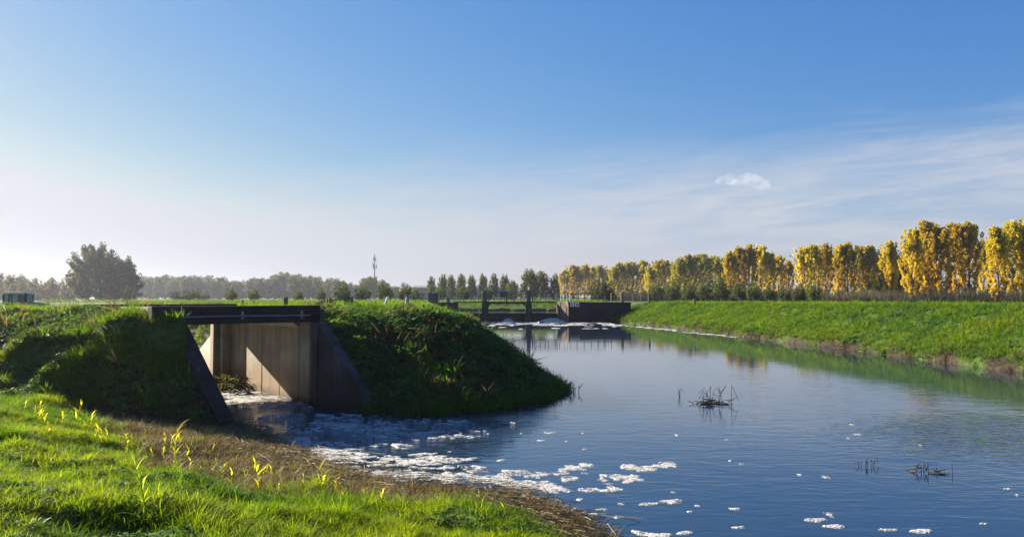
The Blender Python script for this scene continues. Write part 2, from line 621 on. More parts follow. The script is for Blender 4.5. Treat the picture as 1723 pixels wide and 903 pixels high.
M['pale_green'] = simple('pale_green_paint', (0.28, 0.42, 0.36), 0.5, 0.15, 5, 0.4)
M['cabinet'] = simple('cabinet_paint', (0.035, 0.055, 0.075), 0.5, 0.2, 4, 0.4)
M['wood'] = simple('weathered_wood', (0.11, 0.085, 0.06), 0.85, 0.4, 6, 0.15)
M['wood_grey'] = simple('grey_wood', (0.30, 0.27, 0.22), 0.85, 0.3, 6, 0.15)
M['bark'] = simple('bark', (0.075, 0.06, 0.047), 0.9, 0.4, 3, 0.1)
M['white'] = simple('white_board', (0.78, 0.78, 0.76), 0.5, 0.06, 4, 0.3)
M['black'] = simple('black_print', (0.02, 0.02, 0.022), 0.5, 0.1, 4, 0.3)
M['red'] = simple('red_print', (0.45, 0.03, 0.03), 0.5, 0.1, 4, 0.3)
M['blue'] = simple('blue_plastic', (0.02, 0.07, 0.30), 0.4, 0.15, 4, 0.4)
M['grey_plastic'] = simple('grey_plastic', (0.22, 0.26, 0.28), 0.5, 0.15, 4, 0.4)
M['tractor_green'] = simple('tractor_green', (0.05, 0.13, 0.07), 0.35, 0.12, 3, 0.5)
M['tractor_white'] = simple('tractor_white', (0.62, 0.64, 0.64), 0.35, 0.06, 3, 0.5)
M['rubber'] = simple('tyre_rubber', (0.025, 0.025, 0.025), 0.8, 0.2, 6, 0.2)
M['orange'] = simple('beacon_orange', (0.75, 0.25, 0.03), 0.3, 0.05, 3, 0.5)
M['brick'] = simple('building_wall', (0.30, 0.27, 0.25), 0.8, 0.15, 0.3, 0.2)
M['roof_grey'] = simple('roof_sheet', (0.19, 0.18, 0.19), 0.6, 0.12, 0.3, 0.2)
M['fascia'] = simple('pale_fascia', (0.75, 0.76, 0.76), 0.6, 0.05, 0.5, 0.2)
M['mast'] = simple('mast_steel', (0.42, 0.44, 0.46), 0.5, 0.1, 1, 0.4)
M['twig'] = simple('twig', (0.06, 0.047, 0.03), 0.85, 0.4, 8, 0.15)
M['dry'] = simple('dry_stem', (0.21, 0.155, 0.075), 0.75, 0.35, 9, 0.2)


def glass_mat():
    m, t = new_mat('cab_glass')
    p = t.n('ShaderNodeBsdfPrincipled', {'Base Color': c4((0.16, 0.36, 0.40)), 'Roughness': 0.06, 'Transmission Weight': 0.35,
                                         'IOR': 1.45, 'Alpha': 1.0})
    finish(t, p.outputs[0])
    return m


M['glass'] = glass_mat()


def water_material():
    m, t = new_mat('river_water')
    pos = t.n('ShaderNodeNewGeometry').outputs['Position']
    s = t.n('ShaderNodeSeparateXYZ', {0: pos})
    x, y = s.outputs[0], s.outputs[1]

    def blob(cx, cy, rx, ry, lo=1.0, hi=0.35, rag=0.35):
        dx = t.math('DIVIDE', t.math('SUBTRACT', x, cx), rx)
        dy = t.math('DIVIDE', t.math('SUBTRACT', y, cy), ry)
        d = t.math('SQRT', t.math('ADD', t.math('MULTIPLY', dx, dx), t.math('MULTIPLY', dy, dy)))
        d = t.math('ADD', d, t.math('MULTIPLY', t.math('SUBTRACT', t.noise(pos, 0.55, 4.0), 0.5), rag * 2))
        return t.ramp(d, lo, hi)
    gust = blob(11.5, 17.2, 6.0, 4.4)                        # cat's-paw of wind
    rapid = blob(-4.2, 20.0, 5.0, 5.0, 1.2, 0.2)             # water running out of the culvert
    weir = blob(2.0, 97.0, 11.0, 9.0, 1.1, 0.5)
    lay = t.n('ShaderNodeMapping', {0: pos, 3: (0.45, 1.5, 1.0)}).outputs[0]
    swirl = t.n('ShaderNodeMapping', {0: pos, 2: (0, 0, 0.5), 3: (0.5, 1.35, 1.0)}).outputs[0]
    calm = t.noise(lay, 1.1, 3.0, 0.5, 0.4)
    sw = t.noise(swirl, 2.4, 3.0, 0.5, 1.2)
    wind = t.noise(t.n('ShaderNodeMapping', {0: pos, 3: (1.0, 2.0, 1.0)}).outputs[0], 2.3, 3.0, 0.5, 0.3)
    rap = t.noise(swirl, 3.6, 4.0, 0.6, 1.5)
    near = t.ramp(y, 40.0, 14.0)
    h = t.math('MULTIPLY', calm, 0.0032)
    h = t.math('ADD', h, t.math('MULTIPLY', t.math('MULTIPLY', sw, 0.007), near))
    h = t.math('ADD', h, t.math('MULTIPLY', t.math('MULTIPLY', wind, 0.036), gust))
    h = t.math('ADD', h, t.math('MULTIPLY', t.math('MULTIPLY', rap, 0.075), rapid))
    h = t.math('ADD', h, t.math('MULTIPLY', t.math('MULTIPLY', rap, 0.06), weir))
    nrm = t.n('ShaderNodeBump', {'Height': h, 'Strength': 1.0, 'Distance': 1.0}).outputs[0]
    p = t.n('ShaderNodeBsdfPrincipled', {'Base Color': c4((0.010, 0.021, 0.042)), 'Roughness': 0.04, 'IOR': 1.6,
                                         'Normal': nrm})
    finish(t, p.outputs[0])
    return m


M['water'] = water_material()


def foam_material():
    m, t = new_mat('foam')
    pos = t.n('ShaderNodeNewGeometry').outputs['Position']
    n = t.noise(pos, 26.0, 4.0, 0.6)
    v = t.n('ShaderNodeTexVoronoi', {'Vector': pos, 'Scale': 34.0}).outputs['Distance']
    c = t.mix(t.ramp(n, 0.35, 0.7), c4((0.58, 0.56, 0.51)), c4((0.84, 0.82, 0.77)))
    p = t.n('ShaderNodeBsdfPrincipled', {'Base Color': c, 'Roughness': 0.6, 'Specular IOR Level': 0.3,
                                         'Normal': bump(t, t.math('ADD', n, v), 0.9, 0.03)})
    tr = t.n('ShaderNodeBsdfTranslucent', {0: c4((0.8, 0.78, 0.72))})
    body = t.n('ShaderNodeMixShader', {0: 0.35, 1: p.outputs[0], 2: tr.outputs[0]}).outputs[0]
    lace = t.math('ADD', t.math('MULTIPLY', t.noise(pos, 9.0, 5.0, 0.65), 0.7), t.math('MULTIPLY', t.noise(pos, 2.2, 3.0), 0.4))
    z = t.n('ShaderNodeSeparateXYZ', {0: pos}).outputs[2]
    a = t.math('ADD', t.ramp(lace, 0.46, 0.60), t.ramp(z, 0.010, 0.025), clamp=True)
    hole = t.n('ShaderNodeBsdfTransparent')
    finish(t, t.n('ShaderNodeMixShader', {0: a, 1: hole.outputs[0], 2: body}).outputs[0])
    return m


M['foam'] = foam_material()
M['grass'] = leaf_mat('grass', [(0.060, 0.125, 0.012), (0.125, 0.205, 0.013), (0.24, 0.275, 0.021)], 0.5, (1.42, 1.48, 0.17), 0.7, 0.03)
M['bankgrass'] = leaf_mat('bank_grass', [(0.046, 0.100, 0.034), (0.088, 0.165, 0.026), (0.155, 0.20, 0.028)], 0.45, (1.4, 1.4, 0.2), 0.7, 0.03)
M['weed'] = leaf_mat('weed', [(0.046, 0.098, 0.050), (0.075, 0.145, 0.045), (0.13, 0.19, 0.040)], 0.4, (1.3, 1.35, 0.3), 0.6, 0.05)
M['stubble'] = leaf_mat('stubble', [(0.045, 0.030, 0.018), (0.14, 0.10, 0.05), (0.26, 0.22, 0.09)], 0.3, (1.1, 1.05, 0.7), 0.7, 0.15)
M['reed'] = leaf_mat('reed', [(0.022, 0.028, 0.020), (0.055, 0.050, 0.034), (0.11, 0.095, 0.055)], 0.3, (1.1, 1.05, 0.7), 0.7, 0.1)
M['leaf'] = leaf_mat('tree_leaf', None, 0.55, (1.13, 1.13, 0.5), 0.7, 0.05, mode='object')


def yellow_leaf(name, col, tcol):
    m, t = new_mat(name)
    co = t.n('ShaderNodeTexCoord').outputs['Object']
    c = t.mix(t.ramp(t.noise(co, 9.0, 3.0), 0.35, 0.7), c4(col), c4((col[0] * 0.75, col[1] * 0.9, col[2])))
    p = t.n('ShaderNodeBsdfPrincipled', {'Base Color': c, 'Roughness': 0.7, 'Specular IOR Level': 0.04})
    tr = t.n('ShaderNodeBsdfTranslucent', {0: c4(tcol)})
    finish(t, t.n('ShaderNodeMixShader', {0: 0.55, 1: p.outputs[0], 2: tr.outputs[0]}).outputs[0])
    return m


M['yellow'] = yellow_leaf('yellow_reed_leaf', (0.60, 0.50, 0.03), (0.85, 0.74, 0.02))
M['lime'] = yellow_leaf('green_reed_leaf', (0.16, 0.24, 0.04), (0.35, 0.45, 0.03))

# ------------------------------------------------------------------ ground and water
ground = link('ground', mesh_np('ground', np.stack([gx, gy, gh], -1), gf, [M['ground']], True, zone))
tag(ground, 'grassy banks, dikes and flat fields around the river', None, None, 'structure')


def sheet(name, x0, x1, y0, y1, z, mat, label):
    me = mesh_np(name, [(x0, y0, z), (x1, y0, z), (x1, y1, z), (x0, y1, z)], [(0, 1, 2, 3)], [mat])
    return tag(link(name, me), label, None, None, 'structure')


sheet('river', -32, 34, -60, 100.6, 0.0, M['water'], 'dark blue river running up to the sluice')
sheet('upstream_river', -420, 16, 100.9, 140, 1.05, M['water'], 'higher pale water above the sluice')

# ------------------------------------------------------------------ culvert bridge
bridge = thing('culvert_bridge', 'low concrete culvert bridge with dark beam and sunlit inner wall panels', 'bridge', cv(2.5, -1.7, 0))


def quad_cv(t0, t1, s0, s1):
    return [tuple(cv(t, s).xy) for t, s in ((t0, s0), (t0, s1), (t1, s1), (t1, s0))]


# inner right wall: four precast panels with open joints, backing wall behind the joints
NP = 4
tt = np.linspace(0.05, 5.17, NP + 1)
for i in range(NP):
    MB().prism(quad_cv(tt[i] + 0.017, tt[i + 1] - 0.017, 0.0 + 0.006 * (i % 2), 0.20), -1.0, 2.30).build('wall_panel', M['concrete'], bridge, 0.012)
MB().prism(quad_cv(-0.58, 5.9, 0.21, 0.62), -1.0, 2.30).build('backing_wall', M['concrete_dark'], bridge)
MB().prism(quad_cv(-0.60, 0.03, 0.0, 0.205), -1.0, 2.30).build('pillar', M['concrete'], bridge, 0.015)
MB().prism(quad_cv(-0.80, -0.603, 0.16, 0.5), -1.0, 2.29).build('stop_log_slot', M['concrete_dark'], bridge)
MB().prism(quad_cv(-1.14, -0.805, -0.05, 0.46), -1.0, 2.295).build('pillar', M['concrete_dark'], bridge, 0.02)
# far end pillar with its gate slot
MB().prism(quad_cv(5.20, 5.44, -0.26, 0.205), -1.0, 2.30).build('pillar', M['concrete'], bridge, 0.015)
MB().prism(quad_cv(5.443, 5.60, -0.12, 0.205), -1.0, 2.29).build('stop_log_slot', M['concrete_dark'], bridge)
MB().prism(quad_cv(5.603, 5.9, -0.42, 0.205), -1.0, 2.30).build('pillar', M['concrete'], bridge, 0.015)
# left abutment wall
MB().prism(quad_cv(-0.58, 5.9, -PASS_W - 0.5, -PASS_W), -1.0, 2.30).build('side_wall', M['concrete'], bridge, 0.015)
# deck slab, chamfered haunch under it, front and rear edge beams
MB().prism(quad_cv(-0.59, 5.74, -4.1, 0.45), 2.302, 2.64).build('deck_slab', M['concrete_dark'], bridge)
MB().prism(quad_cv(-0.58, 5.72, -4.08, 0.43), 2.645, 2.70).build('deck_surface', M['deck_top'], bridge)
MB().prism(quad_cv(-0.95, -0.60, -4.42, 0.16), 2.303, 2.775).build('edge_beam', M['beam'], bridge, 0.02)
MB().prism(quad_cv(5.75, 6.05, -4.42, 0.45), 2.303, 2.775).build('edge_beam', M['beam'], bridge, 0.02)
for s0, s1, sg in ((0.0, -0.22, 1), (-PASS_W, -PASS_W + 0.22, -1)):
    m = MB()
    a, b = cv(0.05, s0), cv(5.17, s0); c, d = cv(5.17, s1), cv(0.05, s1)
    z1, z0 = 2.299, 2.12
    m.add([(a.x, a.y, z0), (b.x, b.y, z0), (b.x, b.y, z1), (a.x, a.y, z1), (c.x, c.y, z1), (d.x, d.y, z1)],
          [(0, 1, 4, 5), (0, 5, 3), (1, 2, 4), (3, 5, 4, 2), (0, 3, 2, 1)])
    m.build('haunch', M['concrete'], bridge)
# steel pipe on brackets along the front beam
pipe = MB().tube([cv(-1.06, s, 2.505 + 0.004 * math.sin(s * 2)) for s in np.linspace(-4.0, -0.2, 14)], 0.018, 8).build('conduit_pipe', M['steel'], bridge, smooth=True)
for s in (-3.82, -2.12, -0.42):
    mb = MB().prism(quad_cv(-1.08, -0.952, s - 0.025, s + 0.025), 2.47, 2.482)
    mb.prism(quad_cv(-0.965, -0.952, s - 0.03, s + 0.03), 2.42, 2.62)
    mb.tube([cv(-1.06, s - 0.02, 2.505), cv(-1.06, s + 0.02, 2.505)], 0.036, 8)
    mb.build('bracket', M['steel'], pipe)


def wing(p, q, thick, z_p, z_q, side, mat, name='wing_wall', cope=True):
    """sloping wing wall from p (high) to q (low); body and a proud coping as a sub-part"""
    p = Vector((p[0], p[1], 0)); q = Vector((q[0], q[1], 0))
    d = (q - p).normalized(); nrm = Vector((-d.y, d.x, 0)) * side
    e = q + d * 0.12
    def wall(o0, o1, za, zb, lift0=None):
        cs = [p + nrm * o0, e + nrm * o0, e + nrm * o1, p + nrm * o1]
        top = [za, zb, zb, za]
        bot = [-1.0] * 4 if lift0 is None else [t - lift0 for t in top]
        if side < 0:
            cs, top, bot = cs[::-1], top[::-1], bot[::-1]
        return MB().prism([tuple(c.xy) for c in cs], bot, top)
    w = wall(0, thick, z_p, z_q).build(name, mat, bridge, 0.015)
    if cope:
        wall(-0.03, thick + 0.04, z_p + 0.10, z_q + 0.10, 0.098).build('coping', M['beam'], w, 0.01)
    return w


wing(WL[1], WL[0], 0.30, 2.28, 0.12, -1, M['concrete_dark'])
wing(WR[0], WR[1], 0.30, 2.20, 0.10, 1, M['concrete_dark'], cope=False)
wing(UR[0], UR[1], 0.30, 2.20, 0.85, -1, M['concrete'], cope=False)
wing(UL[0], UL[1], 0.36, 2.20, 0.55, 1, M['concrete'])

# ------------------------------------------------------------------ sluice across the river
SY = 99.0
sl = thing('sluice', 'low river sluice with two piers, walkway and green railings', 'sluice', (0, SY, 0))


def zp(py, y=SY):
    return CAM_Z + (HORIZON - py) * y / F_PX


def xp(px, y=SY):
    return at_depth(px, y)


DECK_Z = zp(507.4)
for pa, pb, name in ((811, 821, 'pier'), (884.5, 894.5, 'pier')):
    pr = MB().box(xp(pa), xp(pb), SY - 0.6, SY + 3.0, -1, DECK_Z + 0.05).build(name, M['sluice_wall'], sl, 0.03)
    # sloping cutwater on the downstream face
    x0, x1 = xp(pa) + 0.1, xp(pb) - 0.1
    MB().add([(x0, SY - 1.5, -1), (x1, SY - 1.5, -1), (x1, SY - 0.602, -1), (x0, SY - 0.602, -1),
              (x0, SY - 0.70, DECK_Z - 0.25), (x1, SY - 0.70, DECK_Z - 0.25), (x1, SY - 0.602, DECK_Z - 0.2), (x0, SY - 0.602, DECK_Z - 0.2)],
             [(0, 3, 2, 1), (4, 5, 6, 7), (0, 1, 5, 4), (1, 2, 6, 5), (2, 3, 7, 6), (3, 0, 4, 7)]).build('buttress', M['sluice_wall'], pr)
    # gate guide and thin lifting mast above the deck
    fr = MB().box(xp(pa) + 0.12, xp(pb) - 0.12, SY + 0.1, SY + 0.5, DECK_Z + 0.052, zp(488.5)).build('gate_guide', M['green_steel'], sl)
    MB().tube([(xp(pb) - 0.22, SY + 0.3, zp(489)), (xp(pb) - 0.22, SY + 0.3, zp(481.2))], 0.05, 8).build('lifting_rod', M['green_steel'], fr)
# sills
for pa, pb in ((764, 810.6), (821.4, 884.1), (894.9, 940)):
    MB().box(xp(pa), xp(pb), SY + 1.0, SY + 1.9, -1, 1.06).build('weir_sill', M['sluice_wall'], sl, 0.03)
# walkway spans
for pa, pb, th in ((764, 810.6, 0.14), (821.4, 884.1, 0.28), (894.9, 937.5, 0.14)):
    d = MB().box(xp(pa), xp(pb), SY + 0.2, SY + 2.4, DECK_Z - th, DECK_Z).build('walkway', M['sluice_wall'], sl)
    if th > 0.2:
        for sgn, xx in ((1, xp(pa)), (-1, xp(pb))):
            mb = MB()
            N = 5
            pts = [(xx, DECK_Z - th - 0.002)] + [(xx + sgn * 0.4 * (1 - math.sin(a)), DECK_Z - th - 0.002 - 0.4 * (1 - math.cos(a))) for a in np.linspace(0, math.pi / 2, N)][::1]
            fr_ = [(px_, SY + 0.3, z_) for px_, z_ in pts]; bk = [(px_, SY + 2.3, z_) for px_, z_ in pts]
            n = len(pts)
            mb.add(fr_ + bk, [tuple(range(n)), tuple(range(2 * n - 1, n - 1, -1))] + [(i, (i + 1) % n, n + (i + 1) % n, n + i) for i in range(n)])
            mb.build('haunch', M['sluice_wall'], d)
# abutments
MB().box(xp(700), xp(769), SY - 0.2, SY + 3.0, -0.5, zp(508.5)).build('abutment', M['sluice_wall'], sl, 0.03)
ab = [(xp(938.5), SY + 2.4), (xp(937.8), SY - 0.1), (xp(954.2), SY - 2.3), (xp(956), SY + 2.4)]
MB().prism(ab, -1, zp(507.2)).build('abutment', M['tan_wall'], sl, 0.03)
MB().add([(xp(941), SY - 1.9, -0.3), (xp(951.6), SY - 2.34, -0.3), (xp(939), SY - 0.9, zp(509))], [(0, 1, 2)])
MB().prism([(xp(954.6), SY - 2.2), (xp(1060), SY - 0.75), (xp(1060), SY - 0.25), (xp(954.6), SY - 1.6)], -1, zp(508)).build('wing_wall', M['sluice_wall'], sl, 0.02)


def railing(x0, x1, y, z0, h, npost, nrail=3, mat='green_steel', z1=None, parent=sl, label=None, name='railing', drop=0.0, pr=0.042):
    """one railing: posts and rails each a piece of its own"""
    z1 = z0 if z1 is None else z1
    r = MB().tube([(x0, y, z0 + h), (x0 + (x1 - x0) * 0.5, y, (z0 + z1) / 2 + h), (x1, y, z1 + h - drop)], pr, 8).build(name, M[mat], parent)
    for k in range(1, nrail):
        f = k / nrail
        MB().tube([(x0, y, z0 + h * f), (x1, y, z1 + (h - drop) * f)], pr * 0.8, 6).build('rail', M[mat], r)
    for i in range(npost):
        f = i / (npost - 1) if npost > 1 else 0
        x = x0 + (x1 - x0) * f; zb = z0 + (z1 - z0) * f
        MB().tube([(x, y, zb - 0.02), (x, y, zb + h - drop * f)], pr * 1.1, 6).build('post', M[mat], r)
    return r


RZ = 0.98
railing(xp(690), xp(720), SY + 0.3, DECK_Z, RZ, 4, 3)
railing(xp(739), xp(810), SY + 0.3, DECK_Z, RZ, 5, 3)
railing(xp(822), xp(883), SY + 0.3, DECK_Z, RZ, 4, 3)
railing(xp(896), xp(936), SY + 0.3, DECK_Z, RZ, 4, 3)
railing(xp(690), xp(936), SY + 2.3, DECK_Z, RZ, 15, 3)
railing(xp(942), xp(957), SY - 1.9, zp(507.2), RZ, 4, 2, 'pale_green')
railing(xp(957.6), xp(1016), SY - 1.3, zp(507.2), RZ, 6, 2, 'green_steel', zp(507.2), drop=0.22)
# high bar, motor box and its post
MB().tube([(xp(821), SY + 0.4, zp(490.3)), (xp(884), SY + 0.4, zp(490.3))], 0.055, 8).build('gantry_bar', M['green_steel'], sl)
mt = MB().box(xp(840.5), xp(851), SY + 0.25, SY + 0.75, zp(500), zp(492)).build('motor_box', M['cabinet'], sl, 0.03)
MB().box(xp(840.2), xp(851.2), SY + 0.2, SY + 0.8, zp(492) + 0.003, zp(491.3)).build('lid', M['cabinet'], mt)
MB().box(xp(850.8) + 0.02, xp(853.6), SY + 0.3, SY + 0.6, DECK_Z, zp(487)).build('gantry_post', M['green_steel'], sl, 0.02)
for pa in (805, 812, 896.5, 900, 938, 941):
    MB().tube([(xp(pa), SY + 0.1, DECK_Z), (xp(pa), SY + 0.1, zp(493))], 0.05, 6).build('guide_post', M['green_steel'], sl)

# things on the sluice
cab = thing('control_cabinet', 'dark blue-green control cabinet at the left end of the sluice walkway', 'cabinet', (xp(729.5), SY - 0.2, zp(508.5)))
MB().box(xp(721.5), xp(737.5), SY - 0.45, SY + 0.15, zp(508.5), zp(493.8)).build('body', M['cabinet'], cab, 0.02)
MB().box(xp(721), xp(738), SY - 0.5, SY + 0.2, zp(493.8) + 0.002, zp(493)).build('cap', M['cabinet'], cab, 0.01)
for a, b in ((722.1, 729.3), (729.7, 736.9)):
    dr = MB().box(xp(a), xp(b), SY - 0.475, SY - 0.452, zp(507.5), zp(494.6)).build('door', M['cabinet'], cab, 0.008)
    MB().box(xp(729.5) + (0.09 if a > 725 else -0.12), xp(729.5) + (0.12 if a > 725 else -0.09), SY - 0.50, SY - 0.477, zp(502), zp(500)).build('handle', M['steel'], dr)
st = thing('bollard', 'stubby dark post between the control cabinet and the first pier', 'bollard', (xp(754.5), SY - 0.3, zp(508.6)))
MB().box(xp(752.6), xp(756.6), SY - 0.45, SY - 0.15, zp(508.5), zp(500)).build('shaft', M['cabinet'], st, 0.02)
MB().box(xp(752.3), xp(756.9), SY - 0.48, SY - 0.12, zp(500) + 0.002, zp(499.3)).build('cap', M['grey_plastic'], st, 0.01)

for i, px_ in enumerate((957.6, 965.4)):
    y = SY - 2.26 + 0.08 * i
    x0, x1 = xp(px_ - 0.3), xp(px_ + 6.3)
    z0, z1 = zp(515.2), zp(508.9)
    sg = thing('warning_sign', ('left' if i == 0 else 'right') + ' of the two square white warning boards on the dark wing wall', 'sign', ((x0 + x1) / 2, y, z0), 0, 'white warning boards on the sluice wall')
    MB().box(x0, x1, y - 0.06, y - 0.03, z0, z1).build('board', M['white'], sg, 0.005)
    cx, cz, r = (x0 + x1) / 2, (z0 + z1) / 2, (x1 - x0) / 2
    mb = MB()
    if i == 0:                                   # swimmer over waves
        mb.tube([(cx - r * 0.55, y - 0.066, cz - r * 0.2), (cx - r * 0.1, y - 0.066, cz + r * 0.15), (cx + r * 0.35, y - 0.066, cz - r * 0.25)], 0.035, 6)
        mb.tube([(cx + r * 0.2, y - 0.066, cz + r * 0.22), (cx + r * 0.32, y - 0.066, cz + r * 0.22)], 0.05, 6)
        mb.tube([(cx - r * 0.6, y - 0.066, cz - r * 0.45), (cx, y - 0.066, cz - r * 0.38), (cx + r * 0.6, y - 0.066, cz - r * 0.45)], 0.028, 6)
    else:
        mb.tube([(cx - r * 0.5, y - 0.066, cz - r * 0.45), (cx + r * 0.1, y - 0.066, cz + r * 0.1), (cx + r * 0.5, y - 0.066, cz + r * 0.5)], 0.035, 6)
        mb.tube([(cx - r * 0.3, y - 0.066, cz + r * 0.3), (cx + r * 0.45, y - 0.066, cz - r * 0.35)], 0.055, 6)
    mb.build('pictogram', M['black'], sg)
    MB().tube([(cx - r * 0.75, y - 0.072, cz + r * 0.75), (cx + r * 0.75, y - 0.072, cz - r * 0.75)], 0.022, 6).build('bar', M['red'], sg)

# floating blue and grey box under the right bay
bx = thing('floating_drum', 'blue and grey float lying in the foam below the right bay', 'float', (xp(914), 92.5, 0))
w0, w1 = at_depth(905.5, 92.5), at_depth(925.5, 92.5)
wm = at_depth(915.5, 92.5)
MB().tube([(w0, 92.5, 0.06), (w0 + 0.06, 92.5, 0.06), (wm - 0.05, 92.5, 0.06), (wm, 92.5, 0.06)], [0.10, 0.17, 0.17, 0.15], 12).build('drum', M['blue'], bx)
MB().box(wm + 0.01, w1, 92.3, 92.75, -0.06, 0.17).build('pontoon', M['grey_plastic'], bx, 0.03)

# gate and its posts on the right dike beside the sluice
gt = thing('field_gate', 'grey tubular field gate on the dike right of the sluice', 'gate', (xp(1070), SY + 1.0, 0))
GY_ = SY + 1.0
gz0 = gz(xp(1070), GY_)
for px_, w, mat in ((1047.2, 0.07, 'wood_grey'), (1049.8, 0.08, 'wood'), (1093.6, 0.06, 'wood_grey'), (1095.4, 0.07, 'wood')):
    MB().box(xp(px_) - w, xp(px_) + w, GY_ - w, GY_ + w, gz0 - 0.5, zp(492.5)).build('post', M[mat], gt, 0.01)
leafg = MB().tube([(xp(1051), GY_, zp(506)), (xp(1051), GY_, zp(494.6)), (xp(1092.6), GY_, zp(494.6)), (xp(1092.6), GY_, zp(506)), (xp(1051), GY_, zp(506))], 0.03, 6, False).build('gate_leaf', M['wood_grey'], gt)
for k in range(1, 4):
    z = zp(506) + (zp(494.6) - zp(506)) * k / 4
    MB().tube([(xp(1051), GY_, z), (xp(1092.6), GY_, z)], 0.022, 6).build('bar', M['wood_grey'], leafg)
for px_ in (1066, 1080):
    MB().tube([(xp(px_), GY_ + 0.001, zp(506)), (xp(px_), GY_ + 0.001, zp(494.6))], 0.03, 6).build('stile', M['wood_grey'], leafg)

# ------------------------------------------------------------------ posts along the spit
def post(px_, y, top, w, mat, label, cat='post', group=None, lean=0.0, name='wooden_post'):
    x = at_depth(px_, y); z = gz(x, y)
    zt = max(CAM_Z + (HORIZON - top) * y / F_PX, z + 0.25)
    b = w
    mb = MB().tube([(x, y, z - 0.3), (x, y, z), (x + lean * (zt - z), y, zt - 0.03), (x + lean * (zt - z), y, zt)], [b, b, b * 0.96, b * 0.6], 8)
    o = mb.build(name, M[mat])
    o.location = (x, y, z)
    me = o.data
    co = np.zeros(len(me.vertices) * 3, np.float32); me.vertices.foreach_get('co', co)
    co = co.reshape(-1, 3) - np.array([x, y, z], np.float32)
    me.vertices.foreach_set('co', co.ravel()); me.update()
    return tag(o, label, cat, group)


ROW = [(527, 511), (532, 509), (536.5, 507.5), (540.5, 506), (544, 504.8), (547.5, 503), (551, 502), (554.5, 499.5), (557.5, 502)]
for i, (px_, ty) in enumerate(ROW):
    post(px_, 40 + i * 1.6, ty, 0.07, 'wood', ORD[i] + ' from the left of the short dark fence posts right of the bridge', 'post', 'row of short fence posts by the bridge', lean=rng.normal(0, 0.05))
post(481, 52, 499.5, 0.16, 'wood', 'thick dark post standing behind the bridge deck')
post(409, 60, 504, 0.08, 'wood', 'small dark post behind the deck, left of the thick one')
post(427, 60, 506, 0.07, 'wood', 'lowest post between the other two behind the deck')
post(619.5, 48, 502.5, 0.05, 'white', 'thin white marker post on the grassy spit')
post(649, 46, 498, 0.09, 'wood', 'brown post with a pale stake beside it on the spit')
post(645.5, 45.6, 499, 0.06, 'white', 'pale stake leaning against the brown post', lean=0.35)
post(684, 47, 499, 0.11, 'steel', 'leaning blue-grey post near the left end of the sluice railing', lean=0.12)
post(592.5, 47, 498.5, 0.09, 'wood', 'dark post right beside the boarded bin on the spit')
post(1028.3, 99.5, 493, 0.06, 'wood_grey', 'thin grey post left of the field gate')
post(1046.2, 100.6, 493.4, 0.09, 'black', 'black box-topped post touching the left gate post')
post(1168.5, 84, 502.5, 0.11, 'wood', 'single short dark post on the right dike slope')

bn = thing('boarded_bin', 'dark wooden boarded bin on the grassy spit', 'bin', (at_depth(585, 47), 47, gz(at_depth(585, 47), 47)))
bx0, bx1 = at_depth(580, 47), at_depth(589.6, 47)
bz = bn.location.z
for k in range(4):
    f0 = bx0 + (bx1 - bx0) * k / 4
    MB().box(f0 + 0.006, f0 + (bx1 - bx0) / 4 - 0.006, 46.8, 46.84, bz - 0.05, zp(499.5, 47)).build('board', M['wood'], bn)
MB().box(bx0 + 0.01, bx1 - 0.01, 46.845, 47.2, bz - 0.05, zp(500, 47)).build('body', M['wood'], bn)
sg = thing('small_sign', 'small dark green sign on a thin pole beside the fence posts', 'sign', (at_depth(565, 50), 50, gz(at_depth(565, 50), 50)))
sz0 = sg.location.z
MB().tube([(at_depth(565, 50), 50, sz0 - 0.2), (at_depth(565, 50), 50, zp(491, 50))], 0.03, 8).build('pole', M['green_steel'], sg)
MB().box(at_depth(563, 50), at_depth(567.2, 50), 49.93, 49.965, zp(496.8, 50), zp(491, 50)).build('board', M['tractor_green'], sg)
rl = thing('low_rail', 'low dark rail between the fence posts and the boarded bin', 'rail', (at_depth(570, 48), 48, gz(at_depth(570, 48), 48)))
MB().tube([(at_depth(559, 48), 48, zp(504.3, 48)), (at_depth(580, 48), 48, zp(504.3, 48))], 0.04, 6).build('bar', M['wood'], rl)
for px_ in (560, 579.5):
    x = at_depth(px_, 48)
    MB().box(x - 0.04, x + 0.04, 48.045, 48.12, gz(x, 48) - 0.2, zp(504, 48)).build('post', M['wood'], rl)

# ------------------------------------------------------------------ tractor behind the left bank
TY = 65.0
tx = at_depth(35, TY)
tzb = gz(tx, TY)
tr = thing('tractor', 'green tractor with white-roofed glazed cab half hidden behind the left bank', 'tractor', (tx, TY, tzb))


def tz(py):
    return zp(py, TY)


def txx(px_):
    return at_depth(px_, TY)


roof = MB().box(txx(14.8), txx(47.5), TY - 0.85, TY + 0.85, tz(493.4), tz(491.2)).build('cab_roof', M['tractor_white'], tr, 0.06)
MB().box(txx(14.2), txx(22), TY - 0.7, TY + 0.7, tz(494.4), tz(493.4) - 0.004).build('visor', M['tractor_white'], roof, 0.02)
MB().tube([(txx(27.5), TY, tz(491.2)), (txx(27.5), TY, tz(487.5))], 0.06, 10).build('beacon', M['orange'], roof)
MB().tube([(txx(24.3), TY + 0.3, tz(491.2)), (txx(24), TY + 0.3, tz(486.8))], 0.025, 6).build('aerial', M['black'], roof)
wb = tz(509.5)
for px_, lx in ((16.8, 0.04), (26.6, -0.02), (30.6, 0.0), (42.3, 0.02), (45.4, 0.04)):
    for sy_ in (-0.78, 0.78):
        MB().tube([(txx(px_), TY + sy_, wb), (txx(px_) + lx, TY + sy_, tz(494.4))], 0.085, 6).build('cab_pillar', M['black'], tr)
